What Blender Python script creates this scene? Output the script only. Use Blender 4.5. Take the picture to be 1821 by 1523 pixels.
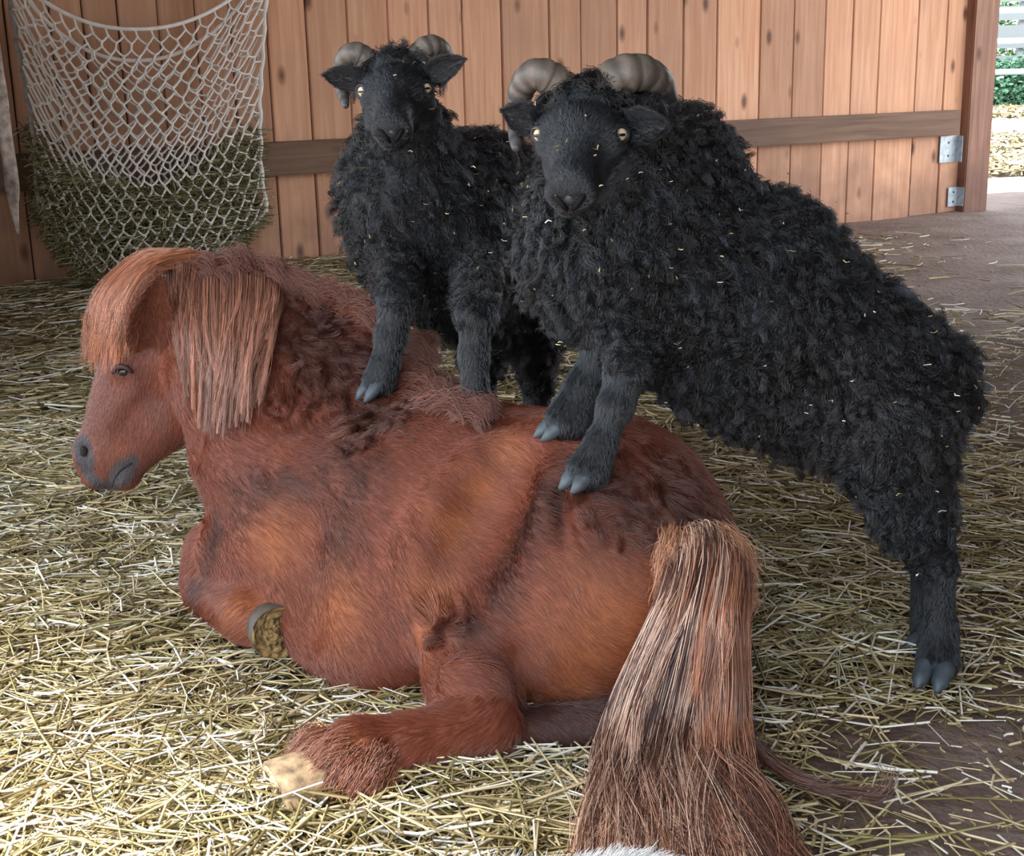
import bpy, math, random
import numpy as np
from mathutils import Vector, Matrix
from mathutils.bvhtree import BVHTree
from mathutils.kdtree import KDTree
for o in list(bpy.data.objects): bpy.data.objects.remove(o)
random.seed(7)
rng = np.random.default_rng(7)
S = bpy.context.scene
COL = S.collection
A = lambda *a: np.array(a, float)
# ---------------------------------------------------------------- camera
FPX, CX, CY, CAMH = 2324.0, 910.5, 761.5, 0.9
_n = A(220, 8739, FPX); _n /= np.linalg.norm(_n)          # world down in camera axes (right, down, forward)
_c = math.sqrt(1 - _n[2]**2)
FWD = A(0, _c, -_n[2])
_b = -_n[0]*_n[2]/_c
RGT = A(math.sqrt(1 - _b*_b - _n[0]**2), _b, -_n[0])
UPV = np.cross(RGT, FWD)
CAM = A(0, 0, CAMH)
cam = bpy.data.objects.new('camera', bpy.data.cameras.new('camera')); COL.objects.link(cam)
cam.data.sensor_width = 36; cam.data.lens = FPX/1821*36
cam.data.clip_start = .05; cam.data.clip_end = 200
M = Matrix.Identity(4)
for r in range(3):
    M[r][0], M[r][1], M[r][2], M[r][3] = RGT[r], UPV[r], -FWD[r], CAM[r]
cam.matrix_world = M
S.camera = cam
# ---------------------------------------------------------------- light
w = bpy.data.worlds.new('sky'); S.world = w; w.use_nodes = True
bg = w.node_tree.nodes['Background']
bg.inputs[0].default_value = (.84, .92, 1, 1); bg.inputs[1].default_value = 3.6
sun = bpy.data.objects.new('sun', bpy.data.lights.new('sun', 'SUN')); COL.objects.link(sun)
sun.data.energy = 12; sun.data.angle = math.radians(14); sun.data.color = (1, .95, .88)
sun.rotation_euler = Vector((-.5, -.85, 1.71)).to_track_quat('Z', 'Y').to_euler()     # from behind the camera, left
S.view_settings.view_transform = 'Standard'; S.view_settings.look = 'None'
S.view_settings.gamma = 1; S.view_settings.use_curve_mapping = False
S.view_settings.exposure = 0.33
S.cycles.max_bounces = 5; S.cycles.diffuse_bounces = 3; S.cycles.use_denoising = True

# ---------------------------------------------------------------- helpers
def ray(u, v):
    return FWD + RGT*((u - CX)/FPX) - UPV*((v - CY)/FPX)
def P(u, v, y):
    d = ray(u, v); return CAM + d*(y/d[1])
def PZ(u, v, z=0.0):
    d = ray(u, v); return CAM + d*((z - CAMH)/d[2])
def props(o, label=None, cat=None, group=None, kind=None):
    if label: o['label'] = label
    if cat: o['category'] = cat
    if group: o['group'] = group
    if kind: o['kind'] = kind
    return o
def empty(name, loc, *a, **k):
    o = bpy.data.objects.new(name, None); COL.objects.link(o); o.location = loc
    o.empty_display_size = .1
    return props(o, *a, **k)
def link(name, me, mat=None, parent=None):
    o = bpy.data.objects.new(name, me); COL.objects.link(o)
    if mat and not me.materials: me.materials.append(mat)
    if parent:
        o.parent = parent
        q = parent; L = Vector((0, 0, 0))
        while q: L += q.location; q = q.parent
        o.location = -L
    return o
def mesh_np(name, V, Fq, smooth=False, cols=None):
    """V (n,3); Fq (m,k) constant k"""
    me = bpy.data.meshes.new(name)
    V = np.asarray(V, np.float32); Fq = np.asarray(Fq, np.int32); m, k = Fq.shape
    me.vertices.add(len(V)); me.vertices.foreach_set('co', V.ravel())
    me.loops.add(m*k); me.loops.foreach_set('vertex_index', Fq.ravel())
    me.polygons.add(m); me.polygons.foreach_set('loop_start', np.arange(m, dtype=np.int32)*k)
    me.polygons.foreach_set('loop_total', np.full(m, k, np.int32))
    if smooth: me.polygons.foreach_set('use_smooth', np.ones(m, bool))
    me.update(calc_edges=True)
    if cols is not None:
        at = me.color_attributes.new('tint', 'FLOAT_COLOR', 'POINT')
        c4 = np.ones((len(V), 4), np.float32); c4[:, :3] = cols
        at.data.foreach_set('color', c4.ravel())
    return me
def raw(name, V, F, smooth=False):
    me = bpy.data.meshes.new(name); me.from_pydata([tuple(map(float, v)) for v in V], [], [tuple(map(int, f)) for f in F])
    if smooth: me.polygons.foreach_set('use_smooth', [True]*len(me.polygons))
    me.update(); return me

# ---- node helper
class NT:
    def __init__(s, name):
        s.m = bpy.data.materials.new(name); s.m.use_nodes = True
        s.t = s.m.node_tree; s.b = s.t.nodes['Principled BSDF']
    def n(s, typ, inp={}, **kw):
        x = s.t.nodes.new(typ)
        for k, v in kw.items(): setattr(x, k, v)
        for k, v in inp.items():
            if isinstance(v, bpy.types.NodeSocket): s.t.links.new(v, x.inputs[k])
            else: x.inputs[k].default_value = v
        return x
    def set(s, **kw):
        for k, v in kw.items():
            k = k.replace('_', ' ')
            if isinstance(v, bpy.types.NodeSocket): s.t.links.new(v, s.b.inputs[k])
            else: s.b.inputs[k].default_value = v
    def ramp(s, fac, stops):
        r = s.n('ShaderNodeValToRGB', {0: fac}); e = r.color_ramp.elements
        while len(e) < len(stops): e.new(.5)
        for q, (p, c) in zip(e, stops): q.position = p; q.color = (*c, 1)
        return r.outputs[0]
    def mix(s, f, a, b, bt='MIX'):
        x = s.n('ShaderNodeMix', data_type='RGBA', blend_type=bt)
        for i, v in ((0, f), (6, a), (7, b)):
            if isinstance(v, bpy.types.NodeSocket): s.t.links.new(v, x.inputs[i])
            else: x.inputs[i].default_value = v if i == 0 else (*v, 1)
        return x.outputs[2]
    def bump(s, h, st=.3, dist=.01):
        x = s.n('ShaderNodeBump', {'Height': h, 'Strength': st, 'Distance': dist}); s.t.links.new(x.outputs[0], s.b.inputs['Normal'])

def mat_attr(name, rough=.6, spec=.3, attr='tint', sheen=0, bump=None):
    t = NT(name); a = t.n('ShaderNodeAttribute', attribute_name=attr)
    t.set(Base_Color=a.outputs['Color'], Roughness=rough, Specular_IOR_Level=spec)
    if bump:
        nz = t.n('ShaderNodeTexNoise', {'Scale': bump[0], 'Detail': 4.}); t.bump(nz.outputs[0], bump[1], .004)
    return t.m
def mat_hair(name, rough=.3, radial=.35, coat=0., mixf=.3):
    t = NT(name); t.set(Roughness=.36, Specular_IOR_Level=.7); a = t.n('ShaderNodeAttribute', attribute_name='tint')
    h = t.n('ShaderNodeBsdfHairPrincipled', {'Color': a.outputs['Color'], 'Roughness': rough, 'Radial Roughness': radial, 'Coat': coat, 'Random Roughness': .2}, model='CHIANG', parametrization='COLOR')
    t.set(Base_Color=a.outputs['Color'])
    mx = t.n('ShaderNodeMixShader', {0: mixf, 1: t.b.outputs[0], 2: h.outputs[0]})
    t.t.links.new(mx.outputs[0], t.t.nodes['Material Output'].inputs[0]); return t.m
def mat_plain(name, c, rough=.6, spec=.4, metal=0, var=.0, scale=20):
    t = NT(name)
    nz = t.n('ShaderNodeTexNoise', {'Vector': t.n('ShaderNodeTexCoord').outputs['Object'], 'Scale': float(scale), 'Detail': 5.})
    lo = tuple(x*(1 - var) for x in c); hi = tuple(min(1, x*(1 + var)) for x in c)
    t.set(Base_Color=t.ramp(nz.outputs[0], [(.3, lo), (.7, hi)]), Roughness=rough, Specular_IOR_Level=spec, Metallic=metal)
    return t.m

def mat_wood(name, c1, c2, dark=(.10, .05, .035), knots=True, grain='Z', dirt=.25):
    t = NT(name)
    tc = t.n('ShaderNodeTexCoord').outputs['Object']
    oi = t.n('ShaderNodeObjectInfo')
    off = t.n('ShaderNodeVectorMath', {0: tc, 1: t.n('ShaderNodeCombineXYZ', {0: oi.outputs['Random'], 2: oi.outputs['Random']}).outputs[0]}, operation='MULTIPLY_ADD')
    off = t.n('ShaderNodeVectorMath', {0: tc, 1: t.n('ShaderNodeVectorMath', {0: t.n('ShaderNodeCombineXYZ', {0: oi.outputs['Random'], 1: oi.outputs['Random'], 2: oi.outputs['Random']}).outputs[0], 'Scale': 37.}, operation='SCALE').outputs[0]}, operation='ADD').outputs[0]
    sc = (22, 22, 1.1) if grain == 'Z' else (1.1, 22, 22)
    mp = t.n('ShaderNodeMapping', {0: off, 3: sc}).outputs[0]
    n1 = t.n('ShaderNodeTexNoise', {'Vector': mp, 'Scale': 1.6, 'Detail': 6., 'Distortion': .6}).outputs[0]
    base = t.ramp(n1, [(.3, c1), (.72, c2)])
    n2 = t.n('ShaderNodeTexNoise', {'Vector': off, 'Scale': 1.7, 'Detail': 3.}).outputs[0]
    base = t.mix(t.n('ShaderNodeMapRange', {0: n2, 1: .45, 2: .8, 3: 0., 4: .55}).outputs[0], base, dark)
    hv = t.n('ShaderNodeHueSaturation', {'Value': t.n('ShaderNodeMapRange', {0: oi.outputs['Random'], 3: .74, 4: 1.14}).outputs[0], 'Color': base}).outputs[0]
    if knots:
        sk = (6.5, 6.5, 3.2) if grain == 'Z' else (3, 6.5, 6.5)
        vo = t.n('ShaderNodeTexVoronoi', {'Vector': t.n('ShaderNodeMapping', {0: off, 3: sk}).outputs[0], 'Scale': 1., 'Randomness': 1.}).outputs['Distance']
        k = t.n('ShaderNodeMapRange', {0: vo, 1: .07, 2: .19, 3: .85, 4: 0.}).outputs[0]
        hv = t.mix(k, hv, (.09, .035, .02))
    # mud splashes close to the ground
    gp = t.n('ShaderNodeNewGeometry').outputs['Position']
    z = t.n('ShaderNodeSeparateXYZ', {0: gp}).outputs[2]
    n3 = t.n('ShaderNodeTexNoise', {'Vector': gp, 'Scale': 5., 'Detail': 5.}).outputs[0]
    zz = t.n('ShaderNodeMath', {0: z, 1: n3}, operation='SUBTRACT').outputs[0]
    dm = t.n('ShaderNodeMapRange', {0: zz, 1: -.55, 2: .0, 3: min(1, dirt*2.4), 4: 0.}).outputs[0]
    hv = t.mix(dm, hv, (.13, .06, .045))
    t.set(Base_Color=hv, Roughness=.62, Specular_IOR_Level=.3)
    t.bump(n1, .35, .004)
    return t.m

# ---- geometry bits
def box(cx, sx, sy, sz, R=None, bev=.0):
    """8-vertex box, optional chamfer on all edges by bmesh"""
    import bmesh
    bm = bmesh.new(); bmesh.ops.create_cube(bm, size=1)
    for v in bm.verts: v.co = Vector((v.co.x*sx, v.co.y*sy, v.co.z*sz))
    if bev: bmesh.ops.bevel(bm, geom=list(bm.edges), offset=bev, segments=2, affect='EDGES')
    me = bpy.data.meshes.new('box')
    if R is not None: bm.transform(Matrix([list(r) for r in R]).to_4x4())
    bm.transform(Matrix.Translation(Vector(cx)))
    bm.to_mesh(me); bm.free(); return me
def tube(path, rad, seg=8, caps=True):
    path = np.asarray(path, float); n = len(path); rad = np.broadcast_to(rad, n)
    T = np.gradient(path, axis=0); T /= np.linalg.norm(T, axis=1)[:, None] + 1e-9
    up = A(0, 0, 1) if abs(T[0][2]) < .9 else A(1, 0, 0)
    V = []; x = np.cross(up, T[0]); x /= np.linalg.norm(x)
    for i in range(n):
        x = x - T[i]*np.dot(x, T[i]); x /= np.linalg.norm(x); y = np.cross(T[i], x)
        for k in range(seg):
            a = 2*math.pi*k/seg; V.append(path[i] + rad[i]*(x*math.cos(a) + y*math.sin(a)))
    F = [(i*seg + k, i*seg + (k+1) % seg, (i+1)*seg + (k+1) % seg, (i+1)*seg + k) for i in range(n-1) for k in range(seg)]
    if caps: F += [tuple(range(seg))[::-1], tuple((n-1)*seg + k for k in range(seg))]
    return V, F
def merge(parts):
    V, F = [], []
    for v, f in parts:
        b = len(V); V += list(v); F += [tuple(i + b for i in q) for q in f]
    return V, F
def smooth_path(pts, n):
    pts = np.asarray(pts, float); m = len(pts)
    t = np.linspace(0, m-1, n); out = []
    for x in t:
        i = min(int(x), m-2); f = x - i
        p0, p1, p2, p3 = pts[max(i-1, 0)], pts[i], pts[i+1], pts[min(i+2, m-1)]
        out.append(.5*((2*p1) + (-p0+p2)*f + (2*p0-5*p1+4*p2-p3)*f*f + (-p0+3*p1-3*p2+p3)*f**3))
    return np.array(out)

def noise3(Pn, scale, seed=0):
    """cheap smooth value noise from sines, about -1..1"""
    q = Pn*scale; r = np.random.default_rng(seed); o = 0
    for i in range(6):
        k = r.normal(size=3)*(1 + .5*i); o = o + np.sin(q@k + r.uniform(0, 6.3))/(1 + .35*i)
    return o/2.6

# ---------------------------------------------------------------- signed distance modelling
def rc(a, b, r1, r2, k=.03, tag='body', op='+'): return dict(t='rc', a=np.asarray(a), b=np.asarray(b), r1=r1, r2=r2, k=k, tag=tag, op=op)
def el(c, r, R=None, k=.03, tag='body', op='+'):
    r = np.broadcast_to(np.asarray(r, float), 3).copy()
    return dict(t='el', c=np.asarray(c), r=r, R=np.eye(3) if R is None else np.asarray(R), k=k, tag=tag, op=op)
def sd(p, X):
    if p['t'] == 'rc':
        a, b, r1, r2 = p['a'], p['b'], p['r1'], p['r2']
        ba = b - a; l2 = ba@ba + 1e-12
        pa = X - a
        h = np.clip(pa@ba/l2, 0, 1)
        d = pa - h[..., None]*ba
        return np.sqrt((d*d).sum(-1)) - (r1 + (r2 - r1)*h)
    q = (X - p['c'])@p['R'].T
    k0 = np.sqrt(((q/p['r'])**2).sum(-1)); k1 = np.sqrt(((q/p['r']**2)**2).sum(-1)) + 1e-9
    return k0*(k0 - 1)/k1
def bbox(p):
    if p['t'] == 'rc':
        R = max(p['r1'], p['r2']); return np.minimum(p['a'], p['b']) - R, np.maximum(p['a'], p['b']) + R
    R = p['r'].max(); return p['c'] - R, p['c'] + R
def sdf_mesh(prims, h, floor=None):
    lo = np.min([bbox(p)[0] for p in prims], 0) - 4*h; hi = np.max([bbox(p)[1] for p in prims], 0) + 4*h
    N = np.ceil((hi - lo)/h).astype(int)
    ax = [lo[i] + h*np.arange(N[i]) for i in range(3)]
    D = np.full(N, 1.0, np.float32)
    for p in prims:
        b0, b1 = bbox(p); m = p['k'] + 3*h
        i0 = np.clip(np.floor((b0 - m - lo)/h).astype(int), 0, N); i1 = np.clip(np.ceil((b1 + m - lo)/h).astype(int) + 1, 0, N)
        if (i1 <= i0).any(): continue
        G = np.stack(np.meshgrid(*[ax[i][i0[i]:i1[i]] for i in range(3)], indexing='ij'), -1)
        d = sd(p, G); sl = tuple(slice(a, b) for a, b in zip(i0, i1)); o = D[sl]; k = p['k']
        if p['op'] == '+':
            hh = np.clip(.5 + .5*(o - d)/k, 0, 1); D[sl] = o + (d - o)*hh - k*hh*(1 - hh)
        else:
            hh = np.clip(.5 - .5*(d + o)/k, 0, 1); D[sl] = o + (-d - o)*hh + k*hh*(1 - hh)
    if floor is not None:
        D = np.maximum(D, (floor - ax[2])[None, None, :].astype(np.float32))
    return surface_nets(D, lo, h)
def surface_nets(D, lo, h):
    s = D < 0
    nx, ny, nz = D.shape
    c = np.zeros((nx-1, ny-1, nz-1), np.int8)
    for a in (0, 1):
        for b in (0, 1):
            for e in (0, 1): c += s[a:nx-1+a, b:ny-1+b, e:nz-1+e]
    act = np.argwhere((c > 0) & (c < 8))
    idx = np.full(c.shape, -1, np.int32); idx[tuple(act.T)] = np.arange(len(act))
    pos = np.zeros((len(act), 3)); cnt = np.zeros(len(act))
    for axis in range(3):
        o1, o2 = [a for a in range(3) if a != axis]
        for b in (0, 1):
            for e in (0, 1):
                o = np.zeros(3, int); o[o1] = b; o[o2] = e
                p0 = act + o; p1 = p0.copy(); p1[:, axis] += 1
                d0 = D[tuple(p0.T)]; d1 = D[tuple(p1.T)]
                m = (d0 < 0) != (d1 < 0)
                t = np.where(m, d0/np.where(m, d0 - d1, 1), 0)
                q = o.astype(float)[None].repeat(len(act), 0); q[:, axis] = t
                pos[m] += q[m]; cnt[m] += 1
    V = lo + h*(act + pos/cnt[:, None])
    F = []
    for axis in range(3):
        o1, o2 = (axis+1) % 3, (axis+2) % 3
        sl0 = [slice(None)]*3; sl1 = [slice(None)]*3
        sl0[axis] = slice(0, -1); sl1[axis] = slice(1, None)
        ch = s[tuple(sl0)] != s[tuple(sl1)]
        E = np.argwhere(ch); ok = (E[:, o1] > 0) & (E[:, o2] > 0) & (E[:, o1] < D.shape[o1]-1) & (E[:, o2] < D.shape[o2]-1)
        E = E[ok]
        def g(a, b):
            q = E.copy(); q[:, o1] -= a; q[:, o2] -= b; return idx[tuple(q.T)]
        Q = np.stack([g(1, 1), g(0, 1), g(0, 0), g(1, 0)], 1)
        flip = ~s[tuple(E.T)]
        Q[flip] = Q[flip][:, ::-1]
        F.append(Q)
    return V, np.concatenate(F)
def vnormals(V, F):
    a = V[F[:, 2]] - V[F[:, 0]]; b = V[F[:, 3]] - V[F[:, 1]]; n = np.cross(a, b)
    N = np.zeros_like(V)
    for k in range(4): np.add.at(N, F[:, k], n)
    return N/(np.linalg.norm(N, axis=1)[:, None] + 1e-12)
def relax(V, F, it=2, f=.5):
    for _ in range(it):
        Sm = np.zeros_like(V); c = np.zeros(len(V))
        for k in range(4):
            for o in (1, 3):
                np.add.at(Sm, F[:, k], V[F[:, (k+o) % 4]]); np.add.at(c, F[:, k], 1)
        V = V + f*(Sm/c[:, None] - V)
    return V
def sample(V, F, N, n, dens=None):
    tri = np.concatenate([F[:, [0, 1, 2]], F[:, [0, 2, 3]]])
    e = np.cross(V[tri[:, 1]] - V[tri[:, 0]], V[tri[:, 2]] - V[tri[:, 0]]); a = np.linalg.norm(e, axis=1)
    if dens is not None: a = a*dens(V[tri].mean(1))
    c = np.cumsum(a); t = np.searchsorted(c, rng.random(n)*c[-1]); t = np.clip(t, 0, len(tri)-1)
    r1 = np.sqrt(rng.random(n)); r2 = rng.random(n)
    wt = np.stack([1 - r1, r1*(1 - r2), r1*r2], 1)[..., None]
    p = (V[tri[t]]*wt).sum(1); nn = (N[tri[t]]*wt).sum(1)
    return p, nn/(np.linalg.norm(nn, axis=1)[:, None] + 1e-9)
def unit(x): return x/(np.linalg.norm(x, axis=-1, keepdims=True) + 1e-9)
def tagdist(prims, X, tags):
    d = np.full(len(X), 9.)
    for p in prims:
        if p['op'] == '+' and p['tag'] in tags: d = np.minimum(d, sd(p, X))
    return d
def hair(name, pts, rad, cols, mat, parent, kind=None):
    """pts (n,k,3); rad (k,) or (n,k); cols (n,3)"""
    n, k, _ = pts.shape
    c = bpy.data.hair_curves.new(name); c.add_curves([k]*n)
    c.attributes['position'].data.foreach_set('vector', np.ascontiguousarray(pts, np.float32).ravel())
    a = c.attributes.get('radius') or c.attributes.new('radius', 'FLOAT', 'POINT')
    a.data.foreach_set('value', np.ascontiguousarray(np.broadcast_to(rad, (n, k)), np.float32).ravel())
    a = c.attributes.new('tint', 'FLOAT_COLOR', 'CURVE'); c4 = np.ones((n, 4), np.float32); c4[:, :3] = cols
    a.data.foreach_set('color', c4.ravel())
    c.materials.append(mat)
    o = link(name, c, None, parent)
    if kind: o['kind'] = kind
    return o
def perp(d):
    a = np.where(np.abs(d[:, 2:3]) < .9, A(0, 0, 1)[None], A(1, 0, 0)[None])
    x = unit(np.cross(d, a)); return x, np.cross(d, x)
def wool(P0, Nn, L, flow, nclump, K=9, curl=.008, turns=1.5, lift=.6, tight=.8):
    n = len(P0); ci = rng.choice(n, nclump, replace=False)
    kd = KDTree(nclump)
    for j, i in enumerate(ci): kd.insert(P0[i], j)
    kd.balance()
    cl = np.array([ci[kd.find(p)[1]] for p in P0])
    fl = flow - Nn*(flow*Nn).sum(-1, keepdims=True)
    d = unit(Nn*lift + unit(fl)*(1 - lift*.4) + rng.normal(size=(n, 3))*.12)
    d2 = unit(Nn*lift + unit(fl)*(1 - lift*.4) + rng.normal(size=(n, 3))*.35)
    e1, e2 = perp(d2)
    ph = rng.random(n)*6.28; tr = turns*(.6 + .8*rng.random(n))*np.sign(rng.random(n) - .3); am = curl*(.4 + rng.random(n)*1.1)
    Lc = L*(.8 + .4*rng.random(n))
    t = np.linspace(0, 1, K)[None, :, None]
    def path(i):
        a = ph[i][:, None, None] + tr[i][:, None, None]*6.28*t
        g = np.zeros((len(i), K, 3)); g[..., 2] = -(t[..., 0]**2)*.25*L[i][:, None]
        return P0[i][:, None] + d2[i][:, None]*Lc[i][:, None, None]*t + g + am[i][:, None, None]*np.sqrt(t)*(np.cos(a)*e1[i][:, None] + np.sin(a)*e2[i][:, None])
    a_ = rng.random((n, 1, 1))*6.28 + (1.2 + 1.6*rng.random((n, 1, 1)))*6.28*t
    f1, f2 = perp(d)
    own = P0[:, None] + d[:, None]*L[:, None, None]*t + curl*.55*np.sqrt(t)*(np.cos(a_)*f1[:, None] + np.sin(a_)*f2[:, None])
    cp = path(cl)
    wgt = tight*t**.8
    off = (rng.normal(size=(n, 1, 3))*.0024)
    return own*(1 - wgt) + (cp + off)*wgt, cl
def short(P0, Nn, L, flow, lift=.3, K=4, jit=.15):
    n = len(P0); fl = unit(flow - Nn*(flow*Nn).sum(-1, keepdims=True))
    d = unit(fl + Nn*lift + rng.normal(size=(n, 3))*jit)
    t = np.linspace(0, 1, K)[None, :, None]
    return P0[:, None] + L[:, None, None]*(d[:, None]*t - Nn[:, None]*.25*t*t*lift)
def locks(paths, nper, s0, s1, K=12, wob=.003):
    """paths: list of (m,3) guides -> hairs around them"""
    G = np.array([smooth_path(p, K) for p in paths])          # (m,K,3)
    G = np.repeat(G, nper, 0); n = len(G)
    t = np.linspace(0, 1, K)[None, :, None]
    o = rng.normal(size=(n, 1, 3)); o2 = rng.normal(size=(n, 1, 3))
    ph = rng.random((n, 1, 1))*6.28; fr = 4 + 8*rng.random((n, 1, 1))
    return G + o*(s0*(1 - t) + s1*t) + o2*wob*np.sin(ph + fr*t)*t
def strawmesh(p0, yaw, pitch, L, wd, cols, bend=.25, tri=True):
    """many straws as one mesh: three-sided (or flat) two-segment stems"""
    n = len(p0)
    d = np.stack([np.cos(yaw)*np.cos(pitch), np.sin(yaw)*np.cos(pitch), np.sin(pitch)], 1)
    yb = yaw + rng.normal(size=n)*bend; pb = pitch*-.3 + rng.normal(size=n)*.05
    d2 = np.stack([np.cos(yb)*np.cos(pb), np.sin(yb)*np.cos(pb), np.sin(pb)], 1)
    a = p0 - d*L[:, None]*.5; b = p0; c = p0 + d2*L[:, None]*.5
    x, y = perp(d)
    ks = 3 if tri else 2
    V = np.zeros((n, 3, ks, 3))
    tw = rng.random(n)*6.28
    for j, q in enumerate((a, b, c)):
        for k in range(ks):
            an = tw + (2*math.pi*k/3 if tri else math.pi*k)
            V[:, j, k] = q + (x*np.cos(an)[:, None] + y*np.sin(an)[:, None])*wd[:, None]*.5
    base = np.arange(n)[:, None]*3*ks
    F = []
    for j in (0, 1):
        for k in range(ks if tri else 1):
            F.append(base + np.array([[j*ks + k, j*ks + (k+1) % ks, (j+1)*ks + (k+1) % ks, (j+1)*ks + k]]))
    V = V.reshape(-1, 3); V[:, 2] = V[:, 2]
    return V, np.concatenate(F), np.repeat(cols, 3*ks, 0)
def straw_cols(n, dark=.0):
    a = A(.70, .57, .34); b = A(.92, .88, .76); c = A(.26, .20, .085); g = A(.42, .37, .17)
    pick = rng.random(n)[:, None]
    o = np.where(pick < .30, a, np.where(pick < .52, b, np.where(pick < .84, c, g)))
    return o*(.75 + .4*rng.random((n, 1)))*(1 - dark)

# ================================================================ THE SETTING
W0 = PZ(0, 545); W1 = PZ(1716, 372); WT = unit(W1 - W0); WN = A(WT[1], -WT[0], 0)     # along the wall, towards the camera
def wallhit(u, v, off=0.0):
    d = ray(u, v); q = (((W0 + WN*off) - CAM)@WN)/(d@WN); return CAM + d*q
def ws(u, v, off=0): return (wallhit(u, v, off) - W0)@WT
def wp(s, off, z): return W0 + WT*s + WN*off + A(0, 0, z)
RW = np.stack([WT, WN, A(0, 0, 1)], 1)

# floor
t = NT('trodden_earth')
gp = t.n('ShaderNodeNewGeometry').outputs['Position']
n1 = t.n('ShaderNodeTexNoise', {'Vector': gp, 'Scale': 2.2, 'Detail': 8., 'Roughness': .65}).outputs[0]
n2 = t.n('ShaderNodeTexNoise', {'Vector': gp, 'Scale': 45., 'Detail': 6.}).outputs[0]
c = t.ramp(n1, [(.3, (.11, .072, .058)), (.5, (.19, .135, .115)), (.72, (.27, .205, .185))])
c = t.mix(t.n('ShaderNodeMapRange', {0: n2, 1: .5, 2: .75, 3: 0., 4: .6}).outputs[0], c, (.30, .21, .12))
n4 = t.n('ShaderNodeMath', {0: n1, 1: n2}, operation='ADD').outputs[0]
t.set(Base_Color=c, Roughness=.8, Specular_IOR_Level=.3); t.bump(n4, .6, .02)
M_FLOOR = t.m
gx, gy = np.meshgrid(np.linspace(-4, 6, 160), np.linspace(-1.5, 10, 180), indexing='ij')
X = np.stack([gx.ravel(), gy.ravel(), 0*gx.ravel()], 1)
X[:, 2] = -.012 + .008*noise3(X, 9, 3)
q = np.arange(160*180).reshape(160, 180)
FF = np.stack([q[:-1, :-1].ravel(), q[1:, :-1].ravel(), q[1:, 1:].ravel(), q[:-1, 1:].ravel()], 1)
props(link('floor', mesh_np('floor', X, FF, True), M_FLOOR), kind='structure')
t = NT('yard_ground'); gp = t.n('ShaderNodeNewGeometry').outputs['Position']
n1 = t.n('ShaderNodeTexNoise', {'Vector': gp, 'Scale': 3., 'Detail': 9., 'Roughness': .7}).outputs[0]
t.set(Base_Color=t.ramp(n1, [(.35, (.30, .24, .19)), (.5, (.42, .36, .31)), (.7, (.55, .50, .44))]), Roughness=.85); t.bump(n1, .6, .03)
props(link('ground', raw('ground', [(-60, -40, -.03), (60, -40, -.03), (60, 80, -.03), (-60, 80, -.03)], [(0, 1, 2, 3)]), t.m), kind='structure')

# plank partition
wall = empty('wall_back', wp(0, 0, 0), kind='structure')
M_PLANK = mat_wood('spruce_planks', (.58, .275, .15), (.74, .42, .265), dark=(.45, .24, .16))
M_RAIL = mat_wood('weathered_rail', (.15, .078, .048), (.26, .15, .095), dark=(.11, .065, .05), grain='X', dirt=.1)
M_POST = mat_wood('weathered_post', (.20, .09, .055), (.36, .19, .13), dark=(.10, .06, .05), dirt=.3)
edges = [-190, -125, -60, 12, 92, 150, 213, 284, 350, 412, 476, 546, 619, 692, 764, 824, 893, 978, 1034, 1099, 1153, 1217, 1277, 1354, 1414, 1470, 1519, 1567, 1635, 1686, 1728]
ss = [ws(u, 60) for u in edges]
s0 = ss[0]
while s0 > -1.4: s0 -= .17; ss.insert(0, s0)
for i in range(len(ss)-1):
    wd = ss[i+1] - ss[i]; gap = .004 + .005*random.random()
    me = box((0, 0, 0), wd - gap, .024, 2.55, bev=.004)
    o = link('plank', me, M_PLANK, wall)
    mid = wp((ss[i] + ss[i+1])/2, -.02 + random.uniform(-.003, .003), 1.255 + random.uniform(-.01, .01))
    o.matrix_parent_inverse = Matrix.Identity(4)
    o.location = Vector(mid) - wall.location
    o.rotation_euler = (0, random.uniform(-.0015, .0015), math.atan2(WT[1], WT[0]))
# near-black sheet; the shade of the plank gaps is put into its colour
bk = link('backing', box((0, 0, 0), ss[-1] - ss[0], .02, 2.5), mat_plain('shadow_board', (.035, .02, .016), .9), wall)
bk.location = Vector(wp((ss[0] + ss[-1])/2, -.05, 1.25)) - wall.location; bk.rotation_euler = (0, 0, math.atan2(WT[1], WT[0]))
def on_wall(name, s, off, z, size, mat, parent=None, bev=.004):
    o = link(name, box((0, 0, 0), *size, bev=bev), mat)
    o.location = Vector(wp(s, off, z)); o.rotation_euler = (0, 0, math.atan2(WT[1], WT[0]))
    if parent: o.parent = parent; o.location -= parent.location
    return o
def zat(u, v, off): return wallhit(u, v, off)[2]
roff = .07
rz1, rz0 = (zat(470, 254, roff) + zat(1700, 196, roff))/2, (zat(470, 316, roff) + zat(1700, 239, roff))/2
sA, sB = ws(-200, 280, roff), ws(1708, 215, roff)
r_ = on_wall('rail', (sA+sB)/2, roff/2 + .002, (rz0+rz1)/2, (sB-sA, roff, rz1-rz0), M_RAIL, bev=.006)
props(r_, 'long dark weathered horizontal timber rail fixed across the plank wall', 'rail')
sp0, sp1 = ws(1722, 200, .05), ws(1764, 200, .05)
po = on_wall('post', (sp0+sp1)/2, -.01, 1.26, (sp1-sp0, .14, 2.56), M_POST, bev=.006)
props(po, 'dark brown square timber post at the open end of the plank wall', 'post')
M_ZINC = mat_plain('galvanised_steel', (.42, .47, .50), .45, .5, .6, .25, 30)
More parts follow.
